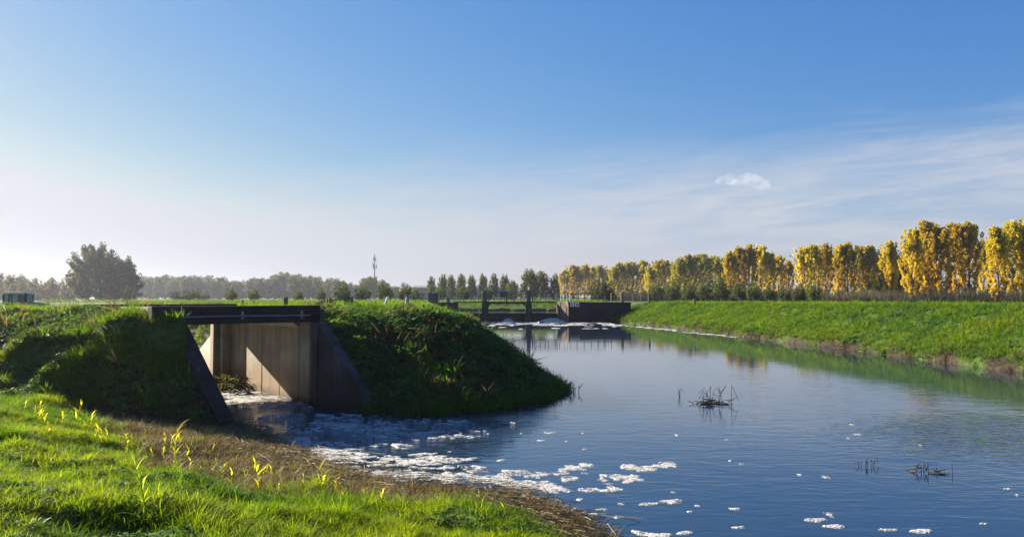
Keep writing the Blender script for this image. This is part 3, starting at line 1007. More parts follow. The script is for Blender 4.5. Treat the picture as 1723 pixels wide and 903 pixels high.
for a, b in ((17.6, 26.0), (31.3, 41.6)):
    for sy_ in (-0.775, 0.775):
        MB().box(txx(a), txx(b), TY + sy_ - 0.01, TY + sy_ + 0.01, wb + 0.03, tz(494.6)).build('window', M['glass'], tr)
MB().box(txx(46.4), txx(46.7), TY - 0.7, TY + 0.7, wb, tz(494.4)).build('windscreen', M['glass'], tr)
MB().box(txx(16), txx(47), TY - 0.8, TY + 0.8, tzb + 0.75, wb - 0.01).build('cab_base', M['tractor_green'], tr, 0.03)
hd = MB().prism([(txx(47.5), TY - 0.45), (txx(80), TY - 0.40), (txx(80), TY + 0.40), (txx(47.5), TY + 0.45)], tzb + 0.95, [tz(507.0), tz(509.6), tz(509.6), tz(507.0)]).build('bonnet', M['tractor_green'], tr, 0.08)
MB().tube([(txx(50.5), TY - 0.5, tz(508)), (txx(50.5), TY - 0.5, tz(495.5)), (txx(51.2), TY - 0.5, tz(494))], 0.11, 8).build('exhaust', M['black'], hd)
MB().box(txx(52), txx(54), TY - 0.98, TY - 0.9, tz(505), tz(496)).build('mirror', M['black'], tr, 0.02)
seatb = MB().box(txx(24), txx(29), TY - 0.25, TY + 0.25, wb, tz(500)).build('seat', M['black'], tr, 0.05)
for px_, rr, w in ((24, 0.85, 0.28), (70, 0.6, 0.22)):
    for sy_ in (-0.95, 0.95):
        x = txx(px_)
        pr_ = [(w, rr * 0.55), (w, rr * 0.92), (w * 0.6, rr), (-w * 0.6, rr), (-w, rr * 0.92), (-w, rr * 0.55)]
        mb = MB(); n = 24
        vs = [(x + r_ * math.cos(2 * math.pi * k / n), TY + sy_ + o_, tzb + rr + r_ * math.sin(2 * math.pi * k / n)) for k in range(n) for o_, r_ in pr_]
        fs = [(k * 6 + j, k * 6 + (j + 1) % 6, ((k + 1) % n) * 6 + (j + 1) % 6, ((k + 1) % n) * 6 + j) for k in range(n) for j in range(6)]
        wh = mb.add(vs, fs).build('wheel', M['rubber'], tr)
        MB().tube([(x, TY + sy_ - w * 0.6, tzb + rr), (x, TY + sy_ + w * 0.6, tzb + rr)], rr * 0.56, 16).build('rim', M['tractor_white'], wh)
MB().tube([(txx(16), TY, tzb + 1.0), (txx(10), TY + 0.2, tz(508.5)), (txx(3), TY + 0.4, tz(510))], 0.07, 8).build('rear_arm', M['tractor_white'], tr)

# ------------------------------------------------------------------ mast and building on the skyline
MY = 620.0
mx = at_depth(630, MY)
mast = thing('antenna_mast', 'slender pale antenna mast rising above the distant trees', 'mast', (mx, MY, 1.75))
MB().tube([(mx, MY, 1.7), (mx, MY, zp(455, MY)), (mx, MY, zp(427, MY))], [0.75, 0.55, 0.34], 10).build('pole', M['mast'], mast)
for zc, rr, hh in ((436, 0.95, 3.0), (448.5, 1.35, 3.2)):
    for k in range(3):
        a = k * 2.094 + 0.4
        x, y = mx + math.cos(a) * rr, MY + math.sin(a) * rr
        z = zp(zc, MY)
        an = MB().box(x - 0.35, x + 0.35, y - 0.2, y + 0.2, z - hh / 2, z + hh / 2).build('antenna_panel', M['mast'], mast)
        MB().tube([(mx, MY, z), (x, y, z)], 0.10, 6).build('bracket', M['mast'], an)
MB().tube([(mx - 1.5, MY - 0.1, zp(443.2, MY)), (mx - 1.5, MY + 0.4, zp(443.2, MY))], 0.55, 12).build('dish', M['mast'], mast)

BY = 420.0
bl = thing('farm_building', 'long low grey building with a pale eaves line behind the round trees', 'building', (at_depth(760, BY), BY, 1.75))
bx0, bx1 = at_depth(694, BY), at_depth(866, BY)
MB().box(bx0, bx1, BY, BY + 22, 1.5, zp(484.5, BY)).build('wall', M['brick'], bl)
MB().box(bx0 - 0.4, bx1 + 0.4, BY - 0.5, BY + 22.5, zp(484.5, BY) + 0.01, zp(483.2, BY)).build('eaves', M['fascia'], bl)
MB().add([(bx0 - 0.3, BY - 0.4, zp(483.2, BY) + 0.02), (bx1 + 0.3, BY - 0.4, zp(483.2, BY) + 0.02), (bx1 + 0.3, BY + 11, zp(480, BY)), (bx0 - 0.3, BY + 11, zp(480, BY)),
          (bx1 + 0.3, BY + 22.4, zp(483.2, BY) + 0.02), (bx0 - 0.3, BY + 22.4, zp(483.2, BY) + 0.02)],
         [(0, 1, 2, 3), (3, 2, 4, 5), (1, 4, 2), (0, 3, 5), (0, 5, 4, 1)]).build('roof', M['roof_grey'], bl)
for k in range(9):
    x = bx0 + 3 + k * (bx1 - bx0 - 6) / 8
    wn = MB().box(x - 1.4, x + 1.4, BY - 0.12, BY - 0.01, 3.2, 5.0).build('window', M['fascia'], bl)
    MB().box(x - 1.2, x + 1.2, BY - 0.16, BY - 0.125, 3.4, 4.8).build('pane', M['glass'], wn)

# ------------------------------------------------------------------ trees
def lerp(a, b, f):
    return a + (b - a) * f


def leaf_quads(centers, size, r, cols, squash=0.8):
    n = len(centers)
    u = r.normal(size=(n, 3)); u /= np.linalg.norm(u, axis=1, keepdims=True)
    v = np.cross(u, r.normal(size=(n, 3))); v /= np.linalg.norm(v, axis=1, keepdims=True)
    s = (size * r.uniform(0.6, 1.25, n))[:, None]
    a = centers + u * s; b = centers + v * s * 0.62
    c = centers - u * s; d = centers - v * s * 0.62
    V = np.stack([a, b, c, d], 1).reshape(-1, 3)
    F = np.arange(4 * n).reshape(-1, 4)
    return V, F, np.repeat(cols, 4, 0)


def make_tree(seed, h, w, kind, n_limb, per_limb, leaves, leaf, pal, lo=0.12, clump=0.5):
    """returns (trunk mesh, crown mesh). pal: list of colours; base at the origin"""
    r = np.random.default_rng(seed)
    tb = MB()
    bend = r.normal(0, 0.02 * h, 2)
    trunk_top = h * (0.93 if kind == 'poplar' else 0.7)
    def tp(u):
        return Vector((bend[0] * u * u, bend[1] * u * u, u * trunk_top))
    r0 = h * (0.012 if kind == 'poplar' else 0.02) + 0.04
    tb.tube([tp(u) for u in (0, 0.1, 0.3, 0.55, 0.8, 1.0)], [r0 * 1.35, r0, r0 * 0.85, r0 * 0.6, r0 * 0.35, r0 * 0.12], 7)
    cen = []; col = []
    for i in range(n_limb):
        f = (i + r.uniform(0.2, 0.8)) / n_limb
        u = lo + (1 - lo) * f ** 0.9
        az = i * 2.399 + r.uniform(-0.4, 0.4)
        if kind == 'poplar':
            prof = (0.62 + 0.5 * smooth(u, lo, 0.25)) * (1 - 0.80 * smooth(u, 0.48, 1.02))
            rad = w / 2 * prof * r.uniform(0.65, 1.15) * 0.9
            rise = lerp(0.9, 2.6, u) * rad + 0.8
            st = tp(min(u, 0.98)); dz = rise
        elif kind == 'round':
            ph = f
            zc = lo + (1 - lo) * ph
            prof = max(0.36, math.sqrt(max(0.0, 1 - (1.75 * ph - 0.75) ** 2)))
            rad = w / 2 * prof * r.uniform(0.6, 1.08)
            st = tp(min(0.95, (lo * 0.8 + zc * 0.55) / 0.72)); dz = zc * h - st.z
        else:                                         # shrub / pollard: limbs fan from the head
            ph = f
            zc = lo + (1 - lo) * ph
            prof = math.sqrt(max(0.05, 1 - (2 * ph - 0.85) ** 2))
            rad = w / 2 * prof * r.uniform(0.7, 1.1)
            st = tp(0.25 if kind == 'shrub' else 0.35); dz = zc * h - st.z
        en = st + Vector((math.cos(az) * rad, math.sin(az) * rad, dz))
        mid = st.lerp(en, 0.5) + Vector((math.cos(az) * rad * 0.12, math.sin(az) * rad * 0.12, -0.06 * abs(dz)))
        lr = r0 * 0.36 * (1 - 0.5 * u)
        tb.tube([st, mid, en], [lr, lr * 0.7, lr * 0.2], 5, False)
        for k in range(per_limb):
            q = 0.38 + 0.66 * (k + r.uniform(0, 1)) / per_limb
            c = (st.lerp(mid, q * 2) if q < 0.5 else mid.lerp(en, q * 2 - 1))
            c = np.array(c) + r.normal(0, 0.22 * clump, 3)
            cr = clump * r.uniform(0.6, 1.25)
            d = r.normal(size=(leaves, 3)); d /= np.linalg.norm(d, axis=1, keepdims=True)
            pts = c + d * (cr * r.uniform(0.35, 1.0, leaves) ** 0.6)[:, None] * np.array([1, 1, 0.95])
            cen.append(pts)
            hh = np.clip(pts[:, 2] / h, 0, 1)
            s = np.clip(r.normal(0, 0.14) + (hh - 0.45) * 0.85 + r.normal(0, 0.13, leaves), 0, 1) if kind == 'poplar' else np.clip(r.uniform(0, 1) + r.normal(0, 0.2, leaves), 0, 1)
            a, b = np.array(pal[0]), np.array(pal[1])
            cc = a + (b - a) * s[:, None]
            if len(pal) > 2:
                pick = r.random(leaves) < 0.22
                cc[pick] = np.array(pal[2])
            col.append(cc * r.uniform(0.75, 1.2, leaves)[:, None])
    if kind == 'poplar':                                  # thin leading shoots that break the top into spires
        for i in range(9):
            az = r.uniform(0, 6.283); q = w * 0.30 * math.sqrt(r.random())
            st = Vector((math.cos(az) * q * 0.6, math.sin(az) * q * 0.6, h * r.uniform(0.55, 0.75)))
            en = Vector((math.cos(az) * q * 1.15, math.sin(az) * q * 1.15, h * (r.uniform(0.90, 1.06) - 0.12 * q / (w * 0.3))))
            tb.tube([st, en], [r0 * 0.25, r0 * 0.05], 4, False)
            for k in range(7):
                f = 0.35 + 0.65 * k / 6
                m_ = 20
                pts = np.array(st.lerp(en, f)) + r.normal(0, 1, (m_, 3)) * (0.55 * (1.12 - f) + 0.12)
                cen.append(pts)
                cc = np.array(pal[0]) + (np.array(pal[1]) - np.array(pal[0])) * np.clip(r.uniform(0.2, 1.0) + r.normal(0, 0.15, m_), 0, 1)[:, None]
                col.append(cc * r.uniform(0.75, 1.2, m_)[:, None])
    cen = np.concatenate(cen); col = np.concatenate(col)
    ok = cen[:, 2] > 0.15
    V, F, C = leaf_quads(cen[ok], leaf, r, col[ok])
    return tb, (V, F, C)


TREE_PROTO = {}


def proto(key, *a, **k):
    tb, (V, F, C) = make_tree(*a, **k)
    TREE_PROTO[key] = (tb.mesh('trunk', M['bark'], smooth=True), mesh_np('crown', V, F, [M['leaf']], False, C))


def plant(key, x, y, label, cat='tree', name='tree', group=None, scale=1.0, green=0.0, sx=1.0, z=None):
    z = gz(x, y) if z is None else z
    t = thing(name, label, cat, (x, y, z - 0.05), rng.uniform(0, 6.28), group)
    t.scale = (scale * sx, scale * sx, scale)
    a, b = TREE_PROTO[key]
    link('trunk', a, t)
    c = link('crown', b, t)
    c['greenness'] = float(np.clip(green, 0, 1))
    return t


YEL = [(0.61, 0.42, 0.030), (0.27, 0.27, 0.036), (0.52, 0.38, 0.04)]
for i in range(5):
    proto('poplar%d' % i, 100 + i, 16.0, 6.6, 'poplar', 44, 7, 26, 0.26, YEL, lo=0.03, clump=0.58)
OLV = [(0.055, 0.068, 0.022), (0.10, 0.105, 0.032), (0.13, 0.11, 0.04)]
GRY = [(0.055, 0.060, 0.042), (0.095, 0.090, 0.055), (0.13, 0.105, 0.06)]
BRN = [(0.085, 0.065, 0.045), (0.15, 0.10, 0.055), (0.08, 0.075, 0.05)]
for i in range(3):
    proto('round%d' % i, 200 + i, 10.0, 6.6, 'round', 34, 5, 26, 0.28, OLV, lo=0.14, clump=0.8)
    proto('wood%d' % i, 220 + i, 16.0, 9.0, 'round', 26, 4, 24, 0.55, GRY, lo=0.08, clump=1.35)
    proto('brown%d' % i, 240 + i, 13.0, 9.0, 'round', 22, 4, 26, 0.45, BRN, lo=0.04, clump=1.2)
    proto('willow%d' % i, 260 + i, 4.6, 3.6, 'pollard', 24, 4, 26, 0.15, [(0.040, 0.060, 0.028), (0.075, 0.095, 0.036)], lo=0.22, clump=0.48)
proto('big', 300, 20.0, 18.5, 'round', 80, 8, 44, 0.36, [(0.045, 0.052, 0.030), (0.09, 0.085, 0.045), (0.12, 0.09, 0.045)], lo=0.06, clump=1.15)
proto('big2', 301, 16.0, 14.0, 'round', 64, 7, 44, 0.34, [(0.045, 0.055, 0.028), (0.10, 0.095, 0.04), (0.13, 0.095, 0.04)], lo=0.05, clump=1.05)
proto('bush', 310, 4.5, 7.5, 'shrub', 30, 4, 26, 0.22, [(0.030, 0.036, 0.022), (0.06, 0.062, 0.034)], lo=0.06, clump=0.7)
proto('dark', 311, 13.0, 7.0, 'round', 30, 5, 30, 0.32, [(0.018, 0.026, 0.012), (0.04, 0.048, 0.02)], lo=0.03, clump=0.9)

# golden poplar clumps receding along the right: (px from, px to, top py, bottom-distance, count, greenness, words)
CLUMPS = [
    (950, 1020, 447, 425, 7, 0.10, 'the farthest golden poplar clump beside the sluice'),
    (1032, 1090, 441, 378, 6, 0.42, 'the flat-topped olive poplar clump behind the gate'),
    (1095, 1136, 440, 352, 4, 0.22, 'the narrow poplar clump right of the flat-topped one'),
    (1142, 1218, 430, 318, 6, 0.48, 'the greenish poplar clump right of the narrow one'),
    (1228, 1328, 412, 254, 7, 0.06, 'the round-topped golden middle poplar clump'),
    (1352, 1464, 395, 216, 7, 0.0, 'the broad yellow clump left of the lone poplar'),
    (1536, 1655, 368, 176, 6, 0.04, 'the four-peaked clump right of the lone poplar'),
    (1680, 1800, 361, 163, 6, 0.0, 'the tallest clump at the right edge'),
]
k = 0
for a, b, top, y, n, g, lab in CLUMPS:
    for i in range(n):
        f = i / (n - 1)
        px_ = a + (b - a) * f + rng.normal(0, 1.5)
        yy = y + (f - 0.5) * 0.17 * y + rng.uniform(-2, 2) + (6 if i % 2 else 0)
        x = at_depth(px_, yy); z = gz(x, yy)
        edge_f = 1 - 0.14 * (abs(f - 0.5) * 2) ** 2
        htop = CAM_Z + (HORIZON - top) * yy / F_PX - z
        plant('poplar%d' % (k % 5), x, yy, ORD[i] + ' poplar from the left in ' + lab, 'poplar', 'poplar_tree', 'poplars along the right bank', htop / (17.2 if y < 300 else 16.3) * edge_f * rng.uniform(0.84 if y < 300 else 0.92, 1.04), min(1, g * 2) + rng.normal(0, 0.12), sx=rng.uniform(0.78, 1.02) if y < 300 else rng.uniform(1.0, 1.25))
        k += 1
x = at_depth(1497, 197)
plant('poplar3', x, 197, 'lone slim golden poplar standing in the gap between two clumps', 'poplar', 'poplar_tree', None, (CAM_Z + (HORIZON - 413) * 197 / F_PX - gz(x, 197)) / 16.0, 0.0, sx=0.86)
# darker trees that show in the gap
for px_, top, yy in ((1476, 424, 264), (1486, 428, 268), (1508, 432, 270), (1519, 426, 262), (1528, 424, 262), (1540, 428, 264), (1560, 430, 266)):
    x = at_depth(px_, yy)
    plant('dark', x, yy, 'dark green tree in the gap behind the lone golden poplar', 'tree', 'broadleaf_tree', 'dark trees behind the poplars', (CAM_Z + (HORIZON - top) * yy / F_PX - 1.75) / 13.0, 0.0)
# pollard willows in front of the golden clumps
WIL = [(1107, 476, 205), (1133, 474, 200), (1160, 476, 195), (1188, 471, 190), (1214, 467, 186), (1244, 474, 180), (1268, 474, 176), (1345, 477, 150), (1368, 476, 147), (1296, 480, 168), (1320, 482, 160)]
for i, (px_, top, yy) in enumerate(WIL):
    x = at_depth(px_, yy)
    plant('willow%d' % (i % 3), x, yy, ORD[sorted(w[0] for w in WIL).index(px_)] + ' from the left of the dark pollard willows below the golden poplars', 'willow', 'pollard_willow', 'pollard willows under the poplars', (CAM_Z + (HORIZON - top) * yy / F_PX - 1.75) / 4.6, rng.uniform(0, 0.4))
x = at_depth(1013, 170)
plant('bush', x, 170, 'dark purple-green shrub in front of the farthest golden clump', 'shrub', 'shrub', None, (CAM_Z + (HORIZON - 470) * 170 / F_PX - 1.75) / 4.5, 0.0, sx=0.75)
# row of rounded trees in the middle distance
MID = [(726, 463), (745, 459), (759, 460), (776, 458.5), (794, 460), (812, 458.5), (831, 458), (849, 459)]
for i, (px_, top) in enumerate(MID):
    yy = 330 - i * 4
    x = at_depth(px_, yy)
    plant('round%d' % (i % 3), x, yy, ORD[i] + ' from the left of the evenly spaced round-topped trees behind the sluice', 'tree', 'broadleaf_tree', 'row of round trees behind the sluice', (CAM_Z + (HORIZON - top) * yy / F_PX - 1.75) / 10.6, 0.15, sx=0.60)
for px_, top, yy, key, sx_, lab in ((862, 472, 280, 'round2', 1.1, 'low dense tree at the right end of the round tree row'), (892, 453, 270, 'round1', 0.95, 'tall yellow-green tree between the round row and the golden poplars'),
                                    (910, 457, 278, 'round0', 0.95, 'grey-green tree just right of the tall yellow-green one'), (933, 461, 276, 'dark', 0.8, 'dark tree left of the farthest golden poplars')):
    x = at_depth(px_, yy)
    plant(key, x, yy, lab, 'tree', 'broadleaf_tree', None, (CAM_Z + (HORIZON - top) * yy / F_PX - 1.75) / (13.0 if key == 'dark' else 10.0), 0.3, sx=sx_)
# small round trees along the far dike
SML = [(390, 482, 150), (427, 484, 150), (503, 487, 152), (541, 486, 152), (577, 474, 148), (610, 478, 146), (647, 474, 150), (681, 476, 142), (700, 484, 160), (740, 482, 160), (780, 480, 165), (820, 482, 165), (860, 484, 170)]
for i, (px_, top, yy) in enumerate(SML):
    x = at_depth(px_, yy)
    plant('willow%d' % (i % 3), x, yy, ORD[i] + ' from the left of the small round willows on the far dike', 'willow', 'pollard_willow', 'small willows on the far dike', (CAM_Z + (HORIZON - top) * yy / F_PX - gz(x, yy)) / 4.6, rng.uniform(0.1, 0.5))
# big airy tree on the left with its smaller neighbour and the bush
yy = 235
x = at_depth(163, yy)
plant('big', x, yy, 'largest tree on the left, airy grey-green with a domed crown', 'tree', 'broadleaf_tree', None, (CAM_Z + (HORIZON - 412) * yy / F_PX - 1.75) / 20.0, 0.0, sx=1.0)
x = at_depth(208, 228)
plant('big2', x, 228, 'shorter rounded tree joined to the right side of the largest tree', 'tree', 'broadleaf_tree', None, (CAM_Z + (HORIZON - 434) * 228 / F_PX - 1.75) / 16.0, 0.0, sx=0.88)
x = at_depth(320, 215)
plant('bush', x, 215, 'wide low dark bush right of the largest tree', 'bush', 'bush', None, (CAM_Z + (HORIZON - 487) * 215 / F_PX - 1.75) / 4.5, 0.0, sx=1.9)
# brownish wood on the far left
for i in range(26):
    px_ = -60 + i * 7.4 + rng.normal(0, 2)
    yy = 300 + rng.uniform(-25, 40)
    top = (457 if px_ < 45 else 463) + rng.uniform(-2, 12) + (14 if i % 2 else 0)
    x = at_depth(px_, yy)
    plant('brown%d' % (i % 3), x, yy, 'brownish hazy tree in the wood behind the tractor', 'tree', 'broadleaf_tree', 'brownish wood behind the tractor', (CAM_Z + (HORIZON - top) * yy / F_PX - 1.75) / 13.0, rng.uniform(0, 0.2))
# hazy blue-grey wood between the big tree and the mast
prof_x = [225, 300, 400, 440, 470, 500, 540, 570, 590, 622, 632, 645, 660, 690, 720]
prof_t = [466, 463, 468, 467, 461, 461, 468, 470, 478, 466, 465, 474, 482, 484, 486]
for row in range(2):
    for i in range(44):
        px_ = 222 + i * 11.4 + rng.normal(0, 2.5)
        yy = 520 + row * 40 + rng.uniform(-20, 20)
        top = np.interp(px_, prof_x, prof_t) + rng.uniform(-3, 6) + row * 0
        x = at_depth(px_, yy)
        plant('wood%d' % ((i + row) % 3), x, yy, 'hazy blue-grey tree in the far wood left of the antenna mast', 'tree', 'broadleaf_tree', 'far hazy wood below the mast', (CAM_Z + (HORIZON - top) * yy / F_PX - 1.75) / 16.0, 0.0, sx=rng.uniform(0.9, 1.3))
for i in range(20):                                        # behind the round row and right, low far wood
    px_ = 700 + i * 14 + rng.normal(0, 3); yy = 560 + rng.uniform(-20, 20)
    x = at_depth(px_, yy)
    plant('wood%d' % (i % 3), x, yy, 'low faint tree on the skyline behind the building', 'tree', 'broadleaf_tree', 'low far trees behind the building', (CAM_Z + (HORIZON - 482 - rng.uniform(-2, 5)) * yy / F_PX - 1.75) / 16.0, 0.0, sx=1.0)

# ------------------------------------------------------------------ low vegetation (countless: instanced stuff)
def blades(n, length, width, spread, lean, seed, seg=3, droop=0.9, shade=(0.75, 1.2)):
    r = np.random.default_rng(seed)
    V = []; F = []; C = []
    for i in range(n):
        az = r.uniform(0, 6.283); rad = spread * math.sqrt(r.random())
        b = np.array([math.cos(az) * rad, math.sin(az) * rad, -0.02])
        la = az + r.normal(0, 0.9); L = length * r.uniform(0.55, 1.2); w = width * r.uniform(0.7, 1.3)
        d = np.array([math.cos(la), math.sin(la), 0]); sd = np.array([-d[1], d[0], 0])
        ang = abs(r.normal(lean, 0.3)); p = b.copy(); base = len(V); sh = r.uniform(*shade)
        for s in range(seg + 1):
            f = s / seg
            ww = w * (1 - f ** 1.5) if s < seg else 0
            if s < seg:
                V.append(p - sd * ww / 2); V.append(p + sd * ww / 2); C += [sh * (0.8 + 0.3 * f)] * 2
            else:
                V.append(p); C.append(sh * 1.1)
            a2 = ang + droop * f
            p = p + (d * math.sin(a2) + np.array([0, 0, math.cos(a2)])) * L / seg
        for s in range(seg - 1):
            o = base + 2 * s
            F += [(o, o + 1, o + 3), (o, o + 3, o + 2)]
        o = base + 2 * (seg - 1)
        F.append((o, o + 1, o + 2))
    C = np.array(C)[:, None] * np.ones(3)
    return np.array(V), np.array(F), C


def leaves_clump(n, size, radius, height, seed):
    r = np.random.default_rng(seed)
    V = []; F = []; C = []
    for i in range(n):
        a = r.uniform(0, 6.283); q = math.sqrt(r.random())
        c = np.array([math.cos(a) * radius * q, math.sin(a) * radius * q, height * (1 - q * q * 0.8) * r.uniform(0.4, 1.0)])
        d = np.array([math.cos(a + r.normal(0, .6)), math.sin(a + r.normal(0, .6)), r.uniform(-0.6, 0.35)]); d /= np.linalg.norm(d)
        sd = np.cross(d, [0, 0, 1]); sd /= np.linalg.norm(sd)
        s = size * r.uniform(0.6, 1.3); b = len(V); sh = r.uniform(0.7, 1.25)
        V += [c - d * s * 0.5, c + sd * s * 0.34 + np.array([0, 0, 0.06 * s]), c + d * s * 0.6 - np.array([0, 0, .15 * s]), c - sd * s * 0.34 + np.array([0, 0, .06 * s])]
        F += [(b, b + 1, b + 2), (b, b + 2, b + 3)]
        C += [sh] * 4
    return np.array(V), np.array(F), np.array(C)[:, None] * np.ones(3)


def proto_objs(name, mat, parts):
    res = []
    for V, F, C in parts:
        res.append(bpy.data.objects.new(name, mesh_np(name, V, F, [mat], False, C)))
    return res


def scatter(name, pts, tint, scl, protos, label, cat, tilt=0.15):
    n = len(pts)
    r = np.random.default_rng(abs(hash(name)) % 1000 if False else len(name) * 31 + n)
    me = bpy.data.meshes.new(name)
    me.vertices.add(n)
    me.vertices.foreach_set('co', np.asarray(pts, np.float32).ravel())
    a = me.attributes.new('tint', 'FLOAT', 'POINT'); a.data.foreach_set('value', np.asarray(tint, np.float32))
    a = me.attributes.new('scl', 'FLOAT', 'POINT'); a.data.foreach_set('value', np.asarray(scl, np.float32))
    rot = np.stack([r.normal(0, tilt, n), r.normal(0, tilt, n), r.uniform(0, 6.283, n)], -1).astype(np.float32)
    a = me.attributes.new('rot', 'FLOAT_VECTOR', 'POINT'); a.data.foreach_set('vector', rot.ravel())
    o = link(name, me)
    ng = bpy.data.node_groups.new(name, 'GeometryNodeTree')
    ng.interface.new_socket('Geometry', in_out='INPUT', socket_type='NodeSocketGeometry')
    ng.interface.new_socket('Geometry', in_out='OUTPUT', socket_type='NodeSocketGeometry')
    N = ng.nodes; L = ng.links
    gi = N.new('NodeGroupInput'); go = N.new('NodeGroupOutput')
    jn = N.new('GeometryNodeJoinGeometry')
    for p in protos:
        oi = N.new('GeometryNodeObjectInfo')
        oi.inputs['Object'].default_value = p
        oi.inputs['As Instance'].default_value = True
        L.new(oi.outputs['Geometry'], jn.inputs[0])
    ip = N.new('GeometryNodeInstanceOnPoints')
    ip.inputs['Pick Instance'].default_value = True
    L.new(gi.outputs[0], ip.inputs['Points'])
    L.new(jn.outputs[0], ip.inputs['Instance'])
    at = N.new('GeometryNodeInputNamedAttribute'); at.data_type = 'FLOAT'; at.inputs[0].default_value = 'scl'
    ar = N.new('GeometryNodeInputNamedAttribute'); ar.data_type = 'FLOAT_VECTOR'; ar.inputs[0].default_value = 'rot'
    e2 = N.new('FunctionNodeEulerToRotation')
    L.new(ar.outputs[0], e2.inputs[0])
    L.new(e2.outputs[0], ip.inputs['Rotation'])
    L.new(at.outputs[0], ip.inputs['Scale'])
    L.new(ip.outputs[0], go.inputs[0])
    md = o.modifiers.new('scatter', 'NODES')
    md.node_group = ng
    return tag(o, label, cat, None, 'stuff')


def sample(x0, x1, y0, y1, dens, margin=0.06):
    n = int((x1 - x0) * (y1 - y0) * dens)
    x = rng.uniform(x0, x1, n); y = rng.uniform(y0, y1, n)
    u = x / np.maximum(y, 0.1)
    ok = (np.abs(u) < 0.638 + margin + 1.2 / np.maximum(y, 0.5))
    return x[ok], y[ok]


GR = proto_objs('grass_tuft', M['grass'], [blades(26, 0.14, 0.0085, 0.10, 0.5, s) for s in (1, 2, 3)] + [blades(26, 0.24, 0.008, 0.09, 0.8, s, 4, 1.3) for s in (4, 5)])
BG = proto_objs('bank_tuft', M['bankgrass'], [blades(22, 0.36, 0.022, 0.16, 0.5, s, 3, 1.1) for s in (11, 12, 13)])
WD = proto_objs('weed_clump', M['weed'], [leaves_clump(56, 0.072, 0.24, 0.18, s) for s in (21, 22, 23)])
WS = proto_objs('weed_leaf_clump', M['weed'], [leaves_clump(26, 0.055, 0.11, 0.10, s) for s in (24, 25)])
SB = proto_objs('stubble_tuft', M['stubble'], [blades(14, 0.10, 0.006, 0.09, 0.15, s, 2, 0.2, (0.5, 1.5)) for s in (31, 32)] + [blades(12, 0.15, 0.006, 0.10, 1.25, s, 2, 0.3, (0.5, 1.6)) for s in (33, 34)])
RD = proto_objs('reed_tuft', M['reed'], [blades(16, 2.1, 0.07, 0.45, 0.12, s, 3, 0.35, (0.6, 1.4)) for s in (41, 42, 43)])

# near lawn
x, y = sample(-14, 4, 3.0, 21.5, 430)
A_in = (inside(x, y, LAND_A) | (x < -6.9)) & (y < 21) & (seg_dist(x, y, SHORE_A) > 0.5)
md_ = mud_mask(x, y)
h = ground_h(x, y)
keep = A_in & (h > 0.05) & (rng.random(len(x)) > md_ * 0.985) & (h < 1.9)
bare = fbm(x * 1.7, y * 1.7, 77, 3)
x, y, h = x[keep], y[keep], h[keep]
tint = np.clip(1.7 * (fbm(x * 0.9, y * 0.9, 51, 4) - 0.5) + 0.5 + rng.normal(0, 0.18, len(x)), 0, 1)
scl = (0.45 + 1.3 * fbm(x * 1.3, y * 1.3, 53, 3) ** 1.3) * rng.uniform(0.6, 1.05, len(x))
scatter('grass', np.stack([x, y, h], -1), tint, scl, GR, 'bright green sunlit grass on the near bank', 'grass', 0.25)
# broad-leaved weeds in the lawn
x, y = sample(-7, 2, 4.0, 16, 80)
keep = inside(x, y, LAND_A) & (mud_mask(x, y) < 0.35) & (fbm(x * 0.8, y * 0.8, 61, 3) > 0.56)
x, y = x[keep], y[keep]
scatter('clover_patch', np.stack([x, y, ground_h(x, y) + 0.03], -1), np.clip(rng.normal(0.55, 0.2, len(x)), 0, 1), rng.uniform(0.45, 0.95, len(x)), WS, 'broad-leaved weeds growing among the near grass', 'weeds', 0.2)
# stubble
x, y = sample(-12, 3.5, 6.0, 21, 330)
md_ = mud_mask(x, y); h = ground_h(x, y)
keep = inside(x, y, LAND_A) & (rng.random(len(x)) < md_) & (h > -0.06) & (h < 1.6)
x, y, h = x[keep], y[keep], h[keep]
tint = np.clip(0.1 + 0.9 * fbm(x * 1.1, y * 1.1, 71, 3) + rng.normal(0, 0.2, len(x)), 0, 1)
scatter('reed_stubble', np.stack([x, y, h], -1), tint, rng.uniform(0.6, 1.5, len(x)), SB, 'brown mown reed stubble along the near water edge', 'stubble', 0.3)


def bank_cover(nm, box, dens, cond, s_lo, s_hi, label, tint0=0.0, weed=0.5):
    x, y = sample(*box, dens)
    h = ground_h(x, y)
    keep = cond(x, y, h) & (h > 0.04) & ~inside(x, y, CHANNEL) & (seg_dist(x, y, CHANNEL + [CHANNEL[0]]) > np.where(x > -5.6, 0.24, 0.42))
    x, y, h = x[keep], y[keep], h[keep]
    tt_ = np.clip(tint0 + 0.9 * fbm(x * 0.45, y * 0.45, 81, 3) + rng.normal(0, 0.14, len(x)), 0, 1)
    w = fbm(x * 0.5, y * 0.5, 91, 3) + rng.normal(0, 0.08, len(x)) < weed
    sc = rng.uniform(s_lo, s_hi, len(x)) * np.where(rng.random(len(x)) < 0.03, 1.6, 1.0)
    P = np.stack([x, y, h], -1)
    scatter(nm + '_grass', P[~w], tt_[~w], sc[~w], BG, 'tall grass ' + label, 'grass', 0.3)
    scatter(nm + '_weeds', P[w], tt_[w], sc[w] * 1.1, WD, 'leafy weeds ' + label, 'weeds', 0.3)


